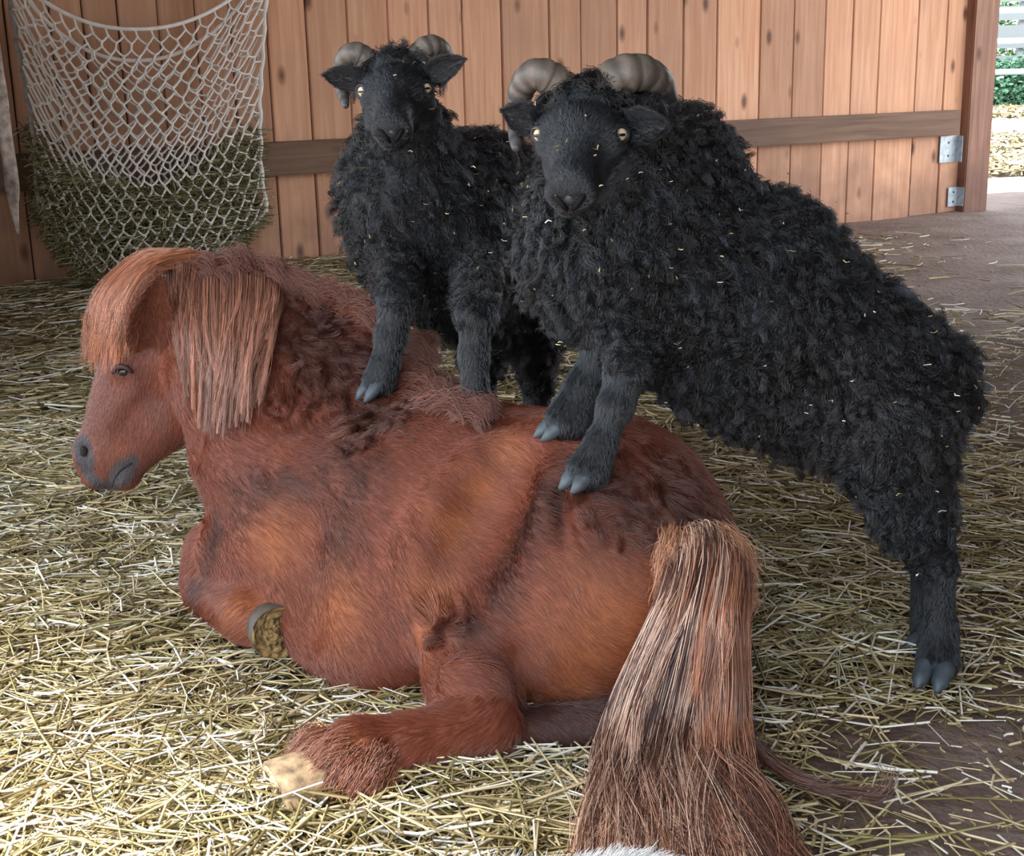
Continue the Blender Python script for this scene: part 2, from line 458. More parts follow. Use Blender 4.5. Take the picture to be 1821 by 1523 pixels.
def bracket(u0, u1, v0, v1, lab):
    off = .012; a = ws(u0, v0, off); b = ws(u1, v0, off); z1, z0 = zat(u0, v0, off), zat(u0, v1, off)
    e = empty('metal_bracket', wp((a+b)/2, 0, z0), lab, 'bracket')
    on_wall('plate', (a+b)/2, .004, (z0+z1)/2, (b-a, .006, z1-z0), M_ZINC, e, .002)
    on_wall('flange', b-.003, .03, (z0+z1)/2, (.006, .05, z1-z0), M_ZINC, e, .002)
    for k in (.25, .75): 
        on_wall('screw', (a+b)/2, .009, z0 + (z1-z0)*k, (.012, .006, .012), mat_plain('screw_steel', (.08, .08, .09), .4, .5, .8), e, .002)
bracket(1674, 1704, 243, 290, 'galvanised angle bracket under the right end of the rail')
bracket(1688, 1706, 334, 368, 'galvanised bracket at the foot of the plank wall beside the post')
# unseen roof and walls, added and shaped to shade the barn
M_SHADE = mat_plain('shade_boards', (.12, .075, .05), .8, .2, 0, .3, 6)
cpoly = [(-4.9, 3.1), (1.5, -1.95), (4.5, -1.7), (4.5, 9.8), (-4.9, 9.8)]  # unseen roof outline, its slanting edge shaped to end the sun patch
props(link('shade_ceiling', raw('shade_ceiling', [(x, y, z) for z in (2.6, 2.66) for x, y in cpoly], [(4, 3, 2, 1, 0), (5, 6, 7, 8, 9)] + [(k, (k+1) % 5, 5 + (k+1) % 5, 5 + k) for k in range(5)]), M_SHADE), kind='structure')
def shell(name, x0, y0, x1, y1):
    a, b = A(x0, y0, 0), A(x1, y1, 0); m_ = (a + b)/2; L_ = np.linalg.norm(b - a)
    o = link(name, box((0, 0, 0), L_, .05, 2.56), M_SHADE); o.location = (m_[0], m_[1], 1.29); o.rotation_euler = (0, 0, math.atan2(y1 - y0, x1 - x0)); o['kind'] = 'structure'
shell('shade_wall_right', 2.35, -1.6, 2.35, 4.2)  # unseen, added to keep light out from the right
shell('shade_wall_front', .9, -1.65, 2.3, -1.65)  # unseen, added to block light from behind on the right
shell('shade_wall_left', -2.75, 5.2, -1.75, 3.2)  # added just out of view to darken the straw at the left

# ================================================================ YARD beyond the opening
gate = empty('field_gate', P(1790, 100, 28)*A(1, 1, 0), 'galvanised rail fence standing in the bright yard beyond the post', 'gate')
gy_ = 28.; gx0 = P(1690, 100, gy_)[0]; gx1 = gx0 + 4.5
M_GATE = mat_plain('gate_zinc', (.40, .53, .60), .4, .5, .3, .1, 8)
for v in (-35, 19, 73, 128):
    z = P(1790, v, gy_)[2]
    V, F = tube([(gx0, gy_, z), (gx1, gy_, z)], .062, 10); link('bar', raw('bar', V, F, True), M_GATE, gate)
for x in (gx0, gx0 + 2.8, gx1):
    V, F = tube([(x, gy_+.04, 0), (x, gy_+.04, 2.9)], .07, 10); link('upright', raw('upright', V, F, True), M_GATE, gate)
M_SLAT = mat_plain('grey_slats', (.13, .15, .16), .7)
fb = empty('slatted_fence', (gx0 + 3, 31, 0), 'grey boarded fence with bright gaps behind the rail fence', 'fence')
for v0, v1 in ((-60, -20), (-14, 3), (11, 36), (45, 86), (99, 112)):
    z1, z0 = P(1790, v0, 31)[2], P(1790, v1, 31)[2]
    link('board', box((gx0 + 4.2, 31, (z0+z1)/2), 9, .04, z1 - z0), M_SLAT, fb)
for k in range(8): link('fence_post', box((gx0 + k*1.3, 31.08, 1.7), .12, .12, 3.4), M_SLAT, fb)
# bushes
def leafcloud(name, c, r, n, col, lab):
    e = empty(name, A(c[0], c[1], 0), lab, 'bush')
    q = unit(rng.normal(size=(n, 3)))*rng.random((n, 1))**.4*np.asarray(r) + c
    q = q[q[:, 2] > 0]; n = len(q)
    a = unit(rng.normal(size=(n, 3))); x, y = perp(a); s = (.035 + .05*rng.random((n, 1)))
    V = np.stack([q - x*s, q + y*s*.5, q + x*s, q - y*s*.5], 1).reshape(-1, 3)
    cc = np.repeat(np.array(col)*(.5 + rng.random((n, 1))), 4, 0)
    f = link('foliage', mesh_np('foliage', V, np.arange(n*4).reshape(-1, 4), False, cc), mat_attr('leaf', .5), e); f['kind'] = 'stuff'
    st = []
    for k in range(9):
        an = k*.7; tip = np.asarray(c) + A(math.cos(an)*r[0]*.6, math.sin(an)*r[1]*.6, r[2]*.5)
        st.append(tube([(c[0], c[1], 0), tip*.5 + A(c[0], c[1], 0)*.5, tip], [.02, .013, .006], 5))
    V, F = merge(st); link('stem', raw('stem', V, F, True), mat_plain('bark', (.09, .06, .04)), e)
leafcloud('bush', P(1820, 160, 30), (2.6, .6, .72), 9000, (.06, .15, .09), 'low dark green bush growing behind the bottom of the rail fence')
leafcloud('bush', A(P(1830, 0, 34)[0], 34, 2.2), (3.0, .8, 1.7), 7000, (.08, .20, .07), 'tall green bush rising behind the grey fence')

# ================================================================ PONY
M_COAT = mat_attr('chestnut_skin', .62, .25)
M_HAIR = mat_attr('chestnut_hair', .33, .6)
M_MANE = mat_attr('mane_hair', .32, .7)
def y_of(pt): return pt[1]
pn = []
def c3(u, v, y): return P(u, v, y)
pn += [el(c3(1065, 1005, 1.88), (.215, .215, .205), k=.05),
       rc(c3(1090, 900, 1.92), c3(960, 900, 1.98), .125, .13, .06),
       rc(c3(1000, 985, 1.93), c3(790, 955, 2.01), .20, .205, .08),
       rc(c3(790, 955, 2.01), c3(590, 920, 2.12), .205, .165, .08),
       el(c3(690, 1075, 1.95), (.17, .13, .12), k=.08),
       el(c3(640, 1040, 2.02), (.13, .11, .11), k=.08),
       rc(c3(570, 900, 2.10), c3(500, 860, 2.15), .155, .105, .06),
       el(c3(705, 1120, 1.93), (.125, .11, .105), k=.06), el(c3(620, 1085, 1.97), (.10, .10, .09), k=.06), el(c3(700, 1145, 1.85), (.085, .085, .075), k=.08),
       # withers
       rc(c3(700, 760, 2.18), c3(790, 775, 2.16), .09, .08, .06),
       # thigh, stifle, gaskin
       el(c3(985, 1105, 1.80), (.155, .13, .15), k=.05),
       rc(c3(880, 1060, 1.80), c3(830, 1130, 1.75), .10, .07, .05),
       rc(c3(838, 1150, 1.72), c3(840, 1215, 1.665), .060, .066, .022),
       rc(c3(838, 1205, 1.70), PZ(872, 1280, .055), .06, .050, .03),
       rc(PZ(862, 1290, .055), PZ(720, 1325, .055), .046, .037, .02, 'leg'),
       rc(PZ(720, 1325, .055), PZ(640, 1345, .055), .037, .046, .02, 'leg'),
       rc(PZ(640, 1345, .055), PZ(590, 1350, .05), .046, .034, .02, 'leg'),
       rc(PZ(650, 1385, .04), PZ(600, 1385, .04), .036, .03, .02, 'leg'),
       # far hind leg under the rump
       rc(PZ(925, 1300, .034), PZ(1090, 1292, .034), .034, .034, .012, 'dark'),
       # chest, near foreleg
       rc(c3(500, 860, 2.15), c3(450, 800, 2.2), .12, .11, .06),
       rc(PZ(490, 990, .15), PZ(395, 985, .125), .085, .062, .03),
       rc(PZ(395, 985, .125), PZ(372, 1030, .085), .056, .048, .02, 'leg'),
       rc(PZ(380, 1058, .065), c3(440, 1092, 1.95), .046, .042, .02, 'leg'),
       rc(c3(440, 1092, 1.95), c3(472, 1108, 1.93), .042, .038, .02, 'leg'),
       # neck
       rc(c3(610, 800, 2.18), c3(440, 660, 2.28), .165, .132, .05, 'neck'),
       rc(c3(440, 660, 2.28), c3(335, 585, 2.33), .132, .088, .05, 'neck'),
       rc(c3(655, 665, 2.24), c3(390, 545, 2.32), .082, .062, .05, 'neck'),
       ]
HY = 2.30
pn += [el(c3(290, 600, HY+.01), (.085, .075, .09), k=.03, tag='head'),
       el(c3(283, 715, HY), (.075, .055, .085), k=.03, tag='head'),
       rc(c3(250, 640, HY), c3(188, 785, HY-.01), .07, .046, .03, 'head'),
       rc(c3(285, 745, HY), c3(222, 828, HY-.01), .058, .034, .03, 'head'),
       el(c3(180, 812, HY-.01), (.047, .046, .048), k=.02, tag='muzzle'),
       el(c3(215, 842, HY-.01), (.034, .034, .030), k=.015, tag='muzzle'),
       el(c3(222, 655, HY-.062), (.026, .02, .02), k=.02, tag='head'),
       el(c3(152, 806, HY-.028), (.020, .026, .032), k=.012, tag='muzzle'), el(c3(176, 846, HY-.02), (.030, .036, .024), k=.012, tag='muzzle'), el(c3(219, 846, HY-.022), (.027, .032, .026), k=.010, tag='muzzle'),
       rc(c3(196, 872, HY-.05), c3(204, 842, HY-.062), .005, .005, .008, 'muzzle', '-'), rc(c3(204, 842, HY-.062), c3(236, 822, HY-.06), .005, .004, .008, 'muzzle', '-'),
       # cheek ridge under the eye, mouth line, nostril
       rc(c3(236, 690, HY-.062), c3(200, 745, HY-.05), .012, .008, .02, 'head'),
       rc(c3(196, 862, HY-.055), c3(240, 826, HY-.055), .004, .003, .01, 'muzzle', '-'),
       el(c3(150, 804, HY-.060), (.010, .016, .015), k=.008, tag='muzzle', op='-'),
       ]
pn0 = list(pn)
_V, _F = sdf_mesh(pn0, .012, floor=.004)
_B = BVHTree.FromPolygons([tuple(v) for v in _V], [tuple(map(int, f)) for f in _F])
def on(u, v, dep):
    """a point dep below the body surface seen at (u, v)"""
    d = unit(ray(u, v)); h_ = _B.ray_cast(Vector(CAM), Vector(d)); return np.array(h_[0]) - np.array(h_[1])*dep
def groove(pts, rad, dep, k=.03): return [rc(on(*a, dep), on(*b, dep), rad, rad, k, op='-') for a, b in zip(pts, pts[1:])]
def ridge(pts, rad, dep, k=.04): return [rc(on(*a, dep), on(*b, dep), rad, rad, k) for a, b in zip(pts, pts[1:])]
# hollows: flank in front of the hip, fold to the stifle, groove behind the shoulder
pn += ridge([(955, 778), (860, 830), (795, 900), (750, 985), (732, 1050)], .055, .037, .03)
pn += ridge([(1010, 800), (1000, 850), (1010, 900)], .05, .042, .05)
pn += groove([(905, 845), (872, 905), (845, 965), (815, 1040)], .045, -.022, .05)
pn += groove([(752, 1072), (760, 1110), (769, 1155), (766, 1215)], .009, .003, .018)
pn += groove([(922, 1180), (932, 1245)], .018, -.004, .025)
pn += groove([(775, 1158), (850, 1140), (905, 1165)], .012, -.004, .03)
pn += groove([(1000, 885), (1006, 960)], .010, -.002, .03)
pn += groove([(905, 850), (912, 885)], .007, .002, .012)
pn += groove([(540, 960), (536, 1050), (545, 1110)], .025, -.014, .05)
pn += groove([(348, 690), (344, 800)], .02, .0, .03)
pn += groove([(700, 1330), (690, 1385)], .012, .0, .02)
PV, PF = sdf_mesh(pn, .0065, floor=.004); PV = relax(PV, PF, 3, .5); PNRM = vnormals(PV, PF)
PBVH = BVHTree.FromPolygons([tuple(v) for v in PV], [tuple(map(int, f)) for f in PF])
def hit(u, v, dflt=None, off=0.0, bvh=None):
    d = ray(u, v); d = d/np.linalg.norm(d)
    r = (bvh or PBVH).ray_cast(Vector(CAM), Vector(d))
    if r[0] is None: return P(u, v, dflt) if dflt else None
    return np.array(r[0]) + np.array(r[1])*off
def blob(X, c, r):            # soft 0..1 mask round a point
    return np.exp(-(((X - c)/r)**2).sum(-1))
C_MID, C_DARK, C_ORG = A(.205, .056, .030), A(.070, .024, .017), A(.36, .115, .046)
def segblob(X, pts, r):
    m = np.zeros(len(X))
    for (u0, v0), (u1, v1) in zip(pts, pts[1:]):
        a, b = hit(u0, v0, HY - .05), hit(u1, v1, HY - .05); ba = b - a
        h_ = np.clip((X - a)@ba/(ba@ba + 1e-9), 0, 1); m = np.maximum(m, np.exp(-(((X - a - h_[:, None]*ba)/r)**2).sum(-1)))
    return m
def coat(X):
    n = noise3(X, 14, 1)*.5 + noise3(X, 45, 2)*.35
    c = C_MID*(1 + .22*n[:, None])
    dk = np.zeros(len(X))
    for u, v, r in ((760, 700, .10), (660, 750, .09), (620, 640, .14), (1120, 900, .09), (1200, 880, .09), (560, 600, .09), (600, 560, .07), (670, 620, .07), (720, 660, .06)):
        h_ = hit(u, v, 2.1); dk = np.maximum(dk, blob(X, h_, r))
    dk = np.maximum(dk, .75*segblob(X, [(680, 760), (590, 830), (500, 870), (430, 880)], .055)); dk = np.maximum(dk, .8*segblob(X, [(1000, 850), (940, 930), (900, 1010), (860, 1090), (810, 1110)], .05)); dk = np.maximum(dk, .6*segblob(X, [(390, 930), (370, 1000), (350, 1050)], .04)); dk = np.maximum(dk, .7*segblob(X, [(640, 840), (610, 930), (585, 1040)], .065))  # first band paints the shadow of the neck into the coat
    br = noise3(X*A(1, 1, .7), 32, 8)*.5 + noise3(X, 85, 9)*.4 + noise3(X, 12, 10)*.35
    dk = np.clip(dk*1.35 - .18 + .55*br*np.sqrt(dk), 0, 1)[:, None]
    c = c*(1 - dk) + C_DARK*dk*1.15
    og = np.zeros(len(X))
    for u, v, r in ((900, 800, .035), (850, 860, .035), (800, 930, .04), (760, 1040, .045), (750, 1120, .025), (755, 1180, .02), (1080, 1130, .10), (590, 1080, .07), (1020, 1230, .05), (430, 1080, .04), (490, 960, .06), (620, 1340, .03), (190, 800, .03)):
        h_ = hit(u, v, 2.0); og = np.maximum(og, blob(X, h_, r))
    og = np.clip(og*.95 - .1 + .4*br*np.sqrt(og), 0, 1)[:, None]
    c = c*(1 - og) + C_ORG*og
    hd = np.exp(-np.maximum(tagdist(pn, X, ('head',)), 0)/.012)[:, None]*.75
    c = c*(1 - hd) + A(.165, .066, .050)*(1 + .2*n[:, None])*hd
    mz = np.zeros(len(X))
    mz = np.maximum(segblob(X, [(146, 785), (148, 828), (166, 856), (190, 866), (212, 858), (224, 832), (236, 820)], .0155), np.maximum(segblob(X, [(146, 790), (152, 820)], .024), segblob(X, [(212, 850), (222, 836)], .026)))
    mz = np.clip(mz*3 - 1.1 + .25*br, 0, 1)[:, None]
    c = c*(1 - mz) + A(.075, .066, .072)*mz
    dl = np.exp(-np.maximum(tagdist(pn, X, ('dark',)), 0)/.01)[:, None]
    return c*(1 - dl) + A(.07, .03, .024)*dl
pony = empty('pony', A(0, 2.0, 0), 'shaggy chestnut pony lying on the straw with two black sheep standing on it', 'pony')
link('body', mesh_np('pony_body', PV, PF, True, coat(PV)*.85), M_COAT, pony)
# coat hair
def pflow(X):
    f = np.zeros_like(X); f[:] = (A(.62, -.35, -.35))
    hd = tagdist(pn, X, ('head', 'muzzle')) < .015; f[hd] = A(-.35, -.05, -1)
    nk = (tagdist(pn, X, ('neck',)) < .01) & ~hd; f[nk] = A(.5, -.2, -1)
    lg = tagdist(pn, X, ('leg',)) < .01; f[lg] = A(-.8, -.1, -.5)
    return f + .35*np.stack([noise3(X, 18, s) for s in (5, 6, 7)], 1)
R0, RN = sample(PV, PF, PNRM, 150000, lambda c: (c[:, 2] > .02)*(.25 + (RNrm(c) > -.2)) if False else (c[:, 2] > .015)*1.)
keep = ((R0 - CAM)*RN).sum(-1) < .25*np.linalg.norm(R0 - CAM, axis=1)     # not under the belly on the far side
R0, RN = R0[keep], RN[keep]
Lh = .013 + .006*rng.random(len(R0))
hdm = np.exp(-np.maximum(tagdist(pn, R0, ('head', 'muzzle')), 0)/.02); Lh *= 1 - .55*hdm
fu = np.zeros(len(R0))
for u, v, r in ((600, 560, .08), (670, 620, .08), (720, 665, .07), (760, 700, .10), (650, 760, .07), (1120, 860, .10), (560, 620, .14), (640, 640, .12), (780, 1100, .05), (1180, 870, .08)): fu = np.maximum(fu, blob(R0, hit(u, v, 2.1), r))
feather = np.maximum(blob(R0, hit(630, 1380, 1.55), .07), blob(R0, PZ(420, 1080, .05), .05))
Lh *= 1 + .9*fu + 1.3*feather
pts = short(R0, RN, Lh, pflow(R0), .20, 5, .10)
wv = fu > .35                                                        # curly tufts on the shaggy patches
pw, _ = wool(R0[wv], RN[wv], Lh[wv]*1.25, pflow(R0[wv]), max(50, int(wv.sum()/45)), 5, .005, .8, .35)
pts[wv] = pw
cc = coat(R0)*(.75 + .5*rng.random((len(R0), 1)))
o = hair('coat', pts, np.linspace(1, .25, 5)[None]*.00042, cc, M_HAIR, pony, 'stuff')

def hl(pxs, off=.012, dy=None):
    """guide through pixel knots lying on the pony's surface"""
    out = []; ly = None
    for u, v in pxs:
        h_ = hit(u, v, None, off)
        if h_ is None: h_ = P(u, v, ly or 2.28)
        ly = h_[1]; out.append(h_)
    return np.array(out)
def mane_cols(n, b=1.0, base=A(.40, .17, .10)):
    return base*b*(.55 + .8*rng.random((n, 1)))
# mane, falling over the near side of the neck: separate pale locks over a thin darker layer
def manelocks(n, wid, jit):
    G = []
    for i in range(n):
        q = (i + .5*random.random())/n; u0 = 306 + 188*q + random.uniform(-4, 4); v0 = 474 + 34*q + random.uniform(-6, 8)
        ln = 160 + 100*math.sin(q*2.9) + random.uniform(-110, 35); sl = 26 - 52*q + random.uniform(-jit, jit)
        G.append(hl([(u0, v0), (u0 + 3 + sl*.05, v0 + ln*.3), (u0 + sl*.45 + random.uniform(-4, 4), v0 + ln*.62), (u0 + sl + random.uniform(-6, 6), v0 + ln)], wid + .010*random.random()))
    return G
mp_ = locks(manelocks(70, .005, 20), 26, .007, .004, 12, .005)
hair('mane', mp_, np.linspace(1, .4, 12)[None]*.00045, mane_cols(len(mp_), .8, A(.22, .085, .055)), M_MANE, pony, 'stuff')
mp_ = locks(manelocks(100, .013, 20), 34, .0031, .0006, 12, .0026)
mc = np.repeat(A(.46, .215, .145)[None]*(.35 + .85*rng.random((100, 1))), 34, 0)*(.75 + .5*rng.random((len(mp_), 1)))
o = hair('mane_lock', mp_, np.linspace(1, .4, 12)[None]*.00048, mc, M_MANE, pony, 'stuff')
# crest and withers tufts
G = []
for i in range(90):
    q = random.random(); u0 = 320 + 400*q; v0 = 478 + (0 if q < .45 else (q - .45)*270) + random.uniform(0, 22)
    h0 = hit(u0, v0)
    while h0 is None: v0 += 6; h0 = hit(u0, v0)
    h0 = h0 + A(0, 0, random.uniform(0, .006))
    d = unit(A(random.uniform(.3, 1), -.3, random.uniform(.0, .5)))
    G.append(np.array([h0, h0 + d*.03 + A(0, 0, .008), h0 + d*.06 - A(0, 0, .002), h0 + d*.08 - A(0, 0, .028)]))
for i in range(70):
    u0 = random.uniform(690, 830); v0 = 665 + (u0 - 690)*.35 + random.uniform(-10, 45)
    h0 = hit(u0, v0)
    while h0 is None: v0 += 6; h0 = hit(u0, v0)
    d = unit(A(random.uniform(.2, 1), -.5, random.uniform(-.3, .4)))
    G.append(np.array([h0, h0 + d*.025 + A(0, 0, .012), h0 + d*.05 + A(0, 0, .004), h0 + d*.065 - A(0, 0, .016)]))
tp = locks(G, 60, .006, .004, 8, .006)
hair('crest_hair', tp, np.linspace(1, .4, 8)[None]*.00045, mane_cols(len(tp), .55, A(.33, .12, .08)), M_MANE, pony, 'stuff')
# forelock
G = []
for i in range(130):
    q = i/129; u0 = 350 - 40*q + random.uniform(-6, 6); v0 = 462 + random.uniform(-8, 8)
    tu, tv = 158 + 68*(1-q)*random.uniform(.7, 1.1) - 8*q, 645 - 55*q*random.random() + random.uniform(-45, 20)
    yy = 2.22 + .1*q
    G.append(np.array([P(u0, v0, 2.30), P(275 - 25*q, 458 + 20*(1-q), yy+.03), P(205 - 28*q + 25*(1-q), 520 + 20*(1-q), yy), P(tu + 6, 590, yy - .01), P(tu, tv, yy-.01)]))
fp = locks(G, 30, .0055, .0016, 12, .005)
hair('forelock', fp, np.linspace(1, .4, 12)[None]*.00045, np.repeat(A(.44, .17, .085)*(.4 + .9*rng.random((130, 1))), 30, 0)*(.75 + .5*rng.random((len(fp), 1))), M_MANE, pony, 'stuff')
# ear
def ear_mesh(base, tip, side, width, depth, n=12, m=9):
    base, tip, side = map(np.asarray, (base, tip, side)); ax = tip - base; L = np.linalg.norm(ax); a = ax/L
    s = unit(side - a*(side@a)); f = np.cross(a, s)
    V = []
    for sh in (0, 1):
        for i in range(n):
            q = i/(n-1); wdt = width*(math.sin(math.pi*min(1, .16 + q*.84))**.75)*(1 - .15*q) + 1e-4
            for j in range(m):
                x = j/(m-1)*2 - 1
                V.append(base + a*L*q + s*x*wdt*.5 + f*((x*x)*depth*math.sin(math.pi*min(.93, .25+q*.7)) - (.003 if sh else 0)*1.0))
    F = []
    for sh in (0, 1):
        b = sh*n*m
        for i in range(n-1):
            for j in range(m-1):
                qd = (b+i*m+j, b+i*m+j+1, b+(i+1)*m+j+1, b+(i+1)*m+j); F.append(qd if sh else qd[::-1])
    for i in range(n-1):
        for j in (0, m-1): F.append((i*m+j, (i+1)*m+j, n*m+(i+1)*m+j, n*m+i*m+j))
    for j in range(m-1): F.append(((n-1)*m+j, (n-1)*m+j+1, n*m+(n-1)*m+j+1, n*m+(n-1)*m+j))
    return V, F
V, F = ear_mesh(P(258, 625, 2.235), P(278, 488, 2.20), A(1, .25, 0), .082, -.022)
V = np.array(V); e_ = link('ear', raw('ear', V, F, True), mat_plain('pony_ear', (.15, .05, .03), .6, .3, 0, .25, 60), pony)
eh = np.array(F); q4 = eh
VN = vnormals(V, q4); a0, an = sample(V, q4, VN, 5000)
hair('ear_hair', short(a0, an, .010 + .012*rng.random(len(a0)), np.tile(A(.1, -.2, .8), (len(a0), 1)), .35, 4, .2), np.linspace(1, .3, 4)[None]*.0004, A(.22, .075, .045)*(.5 + .8*rng.random((len(a0), 1))), M_HAIR, e_, 'stuff')
# eye
def ball(c, r, n=14, sq=(1, 1, 1), R=None):
    V, F = [], []
    for i in range(n+1):
        for j in range(2*n):
            th = math.pi*i/n; ph = math.pi*j/n
            p = A(math.sin(th)*math.cos(ph), math.sin(th)*math.sin(ph), math.cos(th))*r*A(*sq)
            V.append(np.asarray(c) + (p if R is None else p@np.asarray(R)))
    for i in range(n):
        for j in range(2*n): F.append((i*2*n+j, (i+1)*2*n+j, (i+1)*2*n+(j+1) % (2*n), i*2*n+(j+1) % (2*n)))
    return V, F
M_EYED = mat_plain('dark_eye', (.012, .008, .008), .08, .6)
eyc = hit(218, 662, HY-.06)
V, F = ball(eyc + A(0, .006, 0), .0125, 10, (1, .7, .75)); ey = link('eye', raw('eye', V, F, True), M_EYED, pony)
V, F = tube(smooth_path([eyc + A(-.017, -.002, -.002), eyc + A(-.008, -.007, .010), eyc + A(.008, -.007, .010), eyc + A(.018, -.002, -.002)], 9), [.002, .004, .005, .005, .005, .005, .005, .004, .002], 6)
link('eyelid', raw('eyelid', V, F, True), mat_plain('eyelid_skin', (.045, .022, .018)), ey)
V, F = ball(hit(149, 804, HY-.05, -.001), .012, 8, (.62, .5, 1.0)); link('nostril', raw('nostril', V, F, True), mat_plain('nostril_shadow', (.010, .008, .009), .8), pony)
V, F = tube(smooth_path([hit(200, 866, HY-.05, -.0005), hit(206, 848, HY-.05, -.0005), hit(218, 834, HY-.05, -.0005), hit(236, 823, HY-.05, -.0005)], 12), [.0022]*11 + [.0008], 6)
link('mouth', raw('mouth', V, F, True), mat_plain('mouth_shadow', (.016, .012, .013), .8), pony)
# hooves
M_HOOF = mat_plain('hoof_horn', (.085, .068, .055), .6, .3, 0, .35, 45)
M_SOLE = mat_plain('dirty_sole', (.20, .13, .055), .9, .2, 0, .75, 70)
def hoof(c, ax, r, L, mat, sole, parent, taper=.8):
    ax = unit(np.asarray(ax)); path = [c - ax*L*.5, c - ax*L*.1, c + ax*L*.4, c + ax*L*.5]
    V, F = tube(path, [r*taper, r*.92, r, r*.94], 30, False); h_ = link('hoof', raw('hoof', V, F, True), mat, parent)
    # sole with a frog: concave disc
    x = unit(np.cross(ax, A(0, 0, 1))); y = np.cross(ax, x); V = []; F = []; nr, na = 12, 30
    for i in range(nr):
        q = 1 - i/(nr-1)*.99
        for k in range(na):
            a_ = k*2*math.pi/na; dd = L*(.505 - .09*(1 - q**4)) + .0035*random.uniform(-1, 1)*(q < .93) + .006*math.exp(-((math.cos(a_)*q)/.25)**2)*(q < .8)
            V.append(c + ax*dd + r*.96*q*(x*math.cos(a_) + y*math.sin(a_)))
    for i in range(nr-1):
        for k in range(na): F.append((i*na+k, i*na+(k+1) % na, (i+1)*na+(k+1) % na, (i+1)*na+k))
    link('sole', raw('sole', V, F, False), sole, h_)
    return h_
hoof(c3(484, 1116, 1.905), A(.45, -.9, .05), .043, .06, M_HOOF, M_SOLE, pony)
hf = hoof(PZ(540, 1392, .045), A(-.85, -.5, -.12), .043, .08, mat_plain('pale_hoof', (.36, .25, .15), .7, .3, 0, .6, 60), mat_plain('pale_sole', (.50, .40, .24), .85, .2, 0, .3, 60), pony, .8)
hf['label'] = 'pale straw-coloured hoof of the stretched hind leg'
# feather on the fetlock
G = []
for i in range(90):
    u0 = random.uniform(585, 700); v0 = random.uniform(1335, 1390); h0 = hit(u0, v0, 1.55, .004)
    tu = u0 - random.uniform(5, 30) + (10 if u0 > 640 else 0)
    e1_ = PZ(tu, min(1436, v0 + random.uniform(35, 65)), .012); md = h0*.5 + e1_*.5 + A(-.004, -.02, .012)
    G.append(np.array([h0, md, e1_]))
for i in range(30):
    u0 = random.uniform(560, 620); h0 = hit(u0, random.uniform(1300, 1345), 1.6, .003)
    G.append(np.array([h0, h0 + A(-.02, -.012, .0), h0 + A(-.04, -.02, -.02)]))
fp = locks(G, 50, .006, .003, 7, .004)
hair('feather', fp, np.linspace(1, .3, 7)[None]*.00045, mane_cols(len(fp), .75, A(.38, .15, .09)), M_MANE, pony, 'stuff')
# tail
G = []; gc = []
def tailpt(u, v, y):
    p = P(u, v, y)
    zf = .03 + .02*random.random()
    if p[2] < zf: p = PZ(u, v, zf)
    return p
for i in range(420):
    q = random.random(); qq = (q - .5)*2; sh = random.random()       # q across, sh depth layer
    b = hit(1200 + 80*q + random.uniform(-8, 8), 955 + 45*abs(qq) + random.uniform(-12, 25), 1.75, .003)
    y1 = 1.60 + .11*sh; q2 = min(1, max(0, q + random.uniform(-.12, .12)))
    p = [b, b + A(.01*qq + .01, -.035 + .02*sh, .004), tailpt(1172 + 142*q, 1110 + random.uniform(-15, 15), y1), tailpt(1108 + 205*q2, 1240, y1 - .02)]
    wisp = q > .72 and random.random() < .22
    if wisp:
        k_ = random.random()
        e = [(1330 + 20*k_, 1325), (1390 + 40*k_, 1375 + 15*k_), (1450 + 60*k_, 1395 + 12*k_), (1520 + 60*k_, 1405 + 10*k_), (1560 + 80*k_*random.random(), 1400 - 40*k_)]
        e = e[:random.choice((2, 3, 3, 4, 5, 5))]
    else:
        q3 = min(1, max(0, q2 + random.uniform(-.15, .15)))
        e = [(1078 + 240*q2 + random.uniform(-14, 14), 1350 + random.uniform(-15, 15)), (1064 + 300*q3 + random.uniform(-22, 22), 1440), (1068 + 345*q3 + random.uniform(-45, 45), 1540 + random.uniform(-50, 50))]
    for k, (u, v) in enumerate(e):
        p.append(tailpt(u, v, y1 - .03 - .04*k + (.03 if sh > .5 else 0)))
    if random.random() < .2: p = p[:-1]
    G.append(smooth_path(p, 10)); gc.append((q, sh, wisp))
tp = []
for g, (q, sh, wisp) in zip(G, gc): tp.append(locks([g], 9 if wisp else 50, .006, .0016 if wisp else random.choice((.002, .004, .007)), 16, .006))
ns = [len(x) for x in tp]; tp = np.concatenate(tp)
tc = []
for (q, sh, wisp), n_ in zip(gc, ns):
    c_ = A(.42, .19, .115)*(.5 + .9*random.random())
    z_ = random.random()
    if q < .75 and z_ < .45: c_ = A(.74, .50, .38)*(.7 + .5*random.random())
    elif z_ > .66 or sh > .75: c_ = A(.13, .06, .045)*(.6 + .7*random.random())
    if wisp: c_ = A(.12, .055, .042)
    tc.append(np.repeat(c_[None], n_, 0))
tc = np.concatenate(tc)*(.7 + .6*rng.random((len(tp), 1)))
hair('tail', tp, np.linspace(1, .45, 16)[None]*.00055, tc, M_MANE, pony, 'stuff')
# short tuft at the tail root
G = []
for i in range(120):
    q = random.random(); h0 = hit(1190 + 90*q, 945 + 60*random.random(), 1.75, .002)
    d = A(-.02 + .07*q, -.03, -.02 - .05*random.random()); G.append(np.array([h0, h0 + d*.5 + A(0, -.01, .012), h0 + d]))
fp = locks(G, 60, .008, .005, 7, .006)
hair('tail_root_hair', fp, np.linspace(1, .3, 7)[None]*.0005, mane_cols(len(fp), .9, A(.62, .30, .17)), M_MANE, pony, 'stuff')

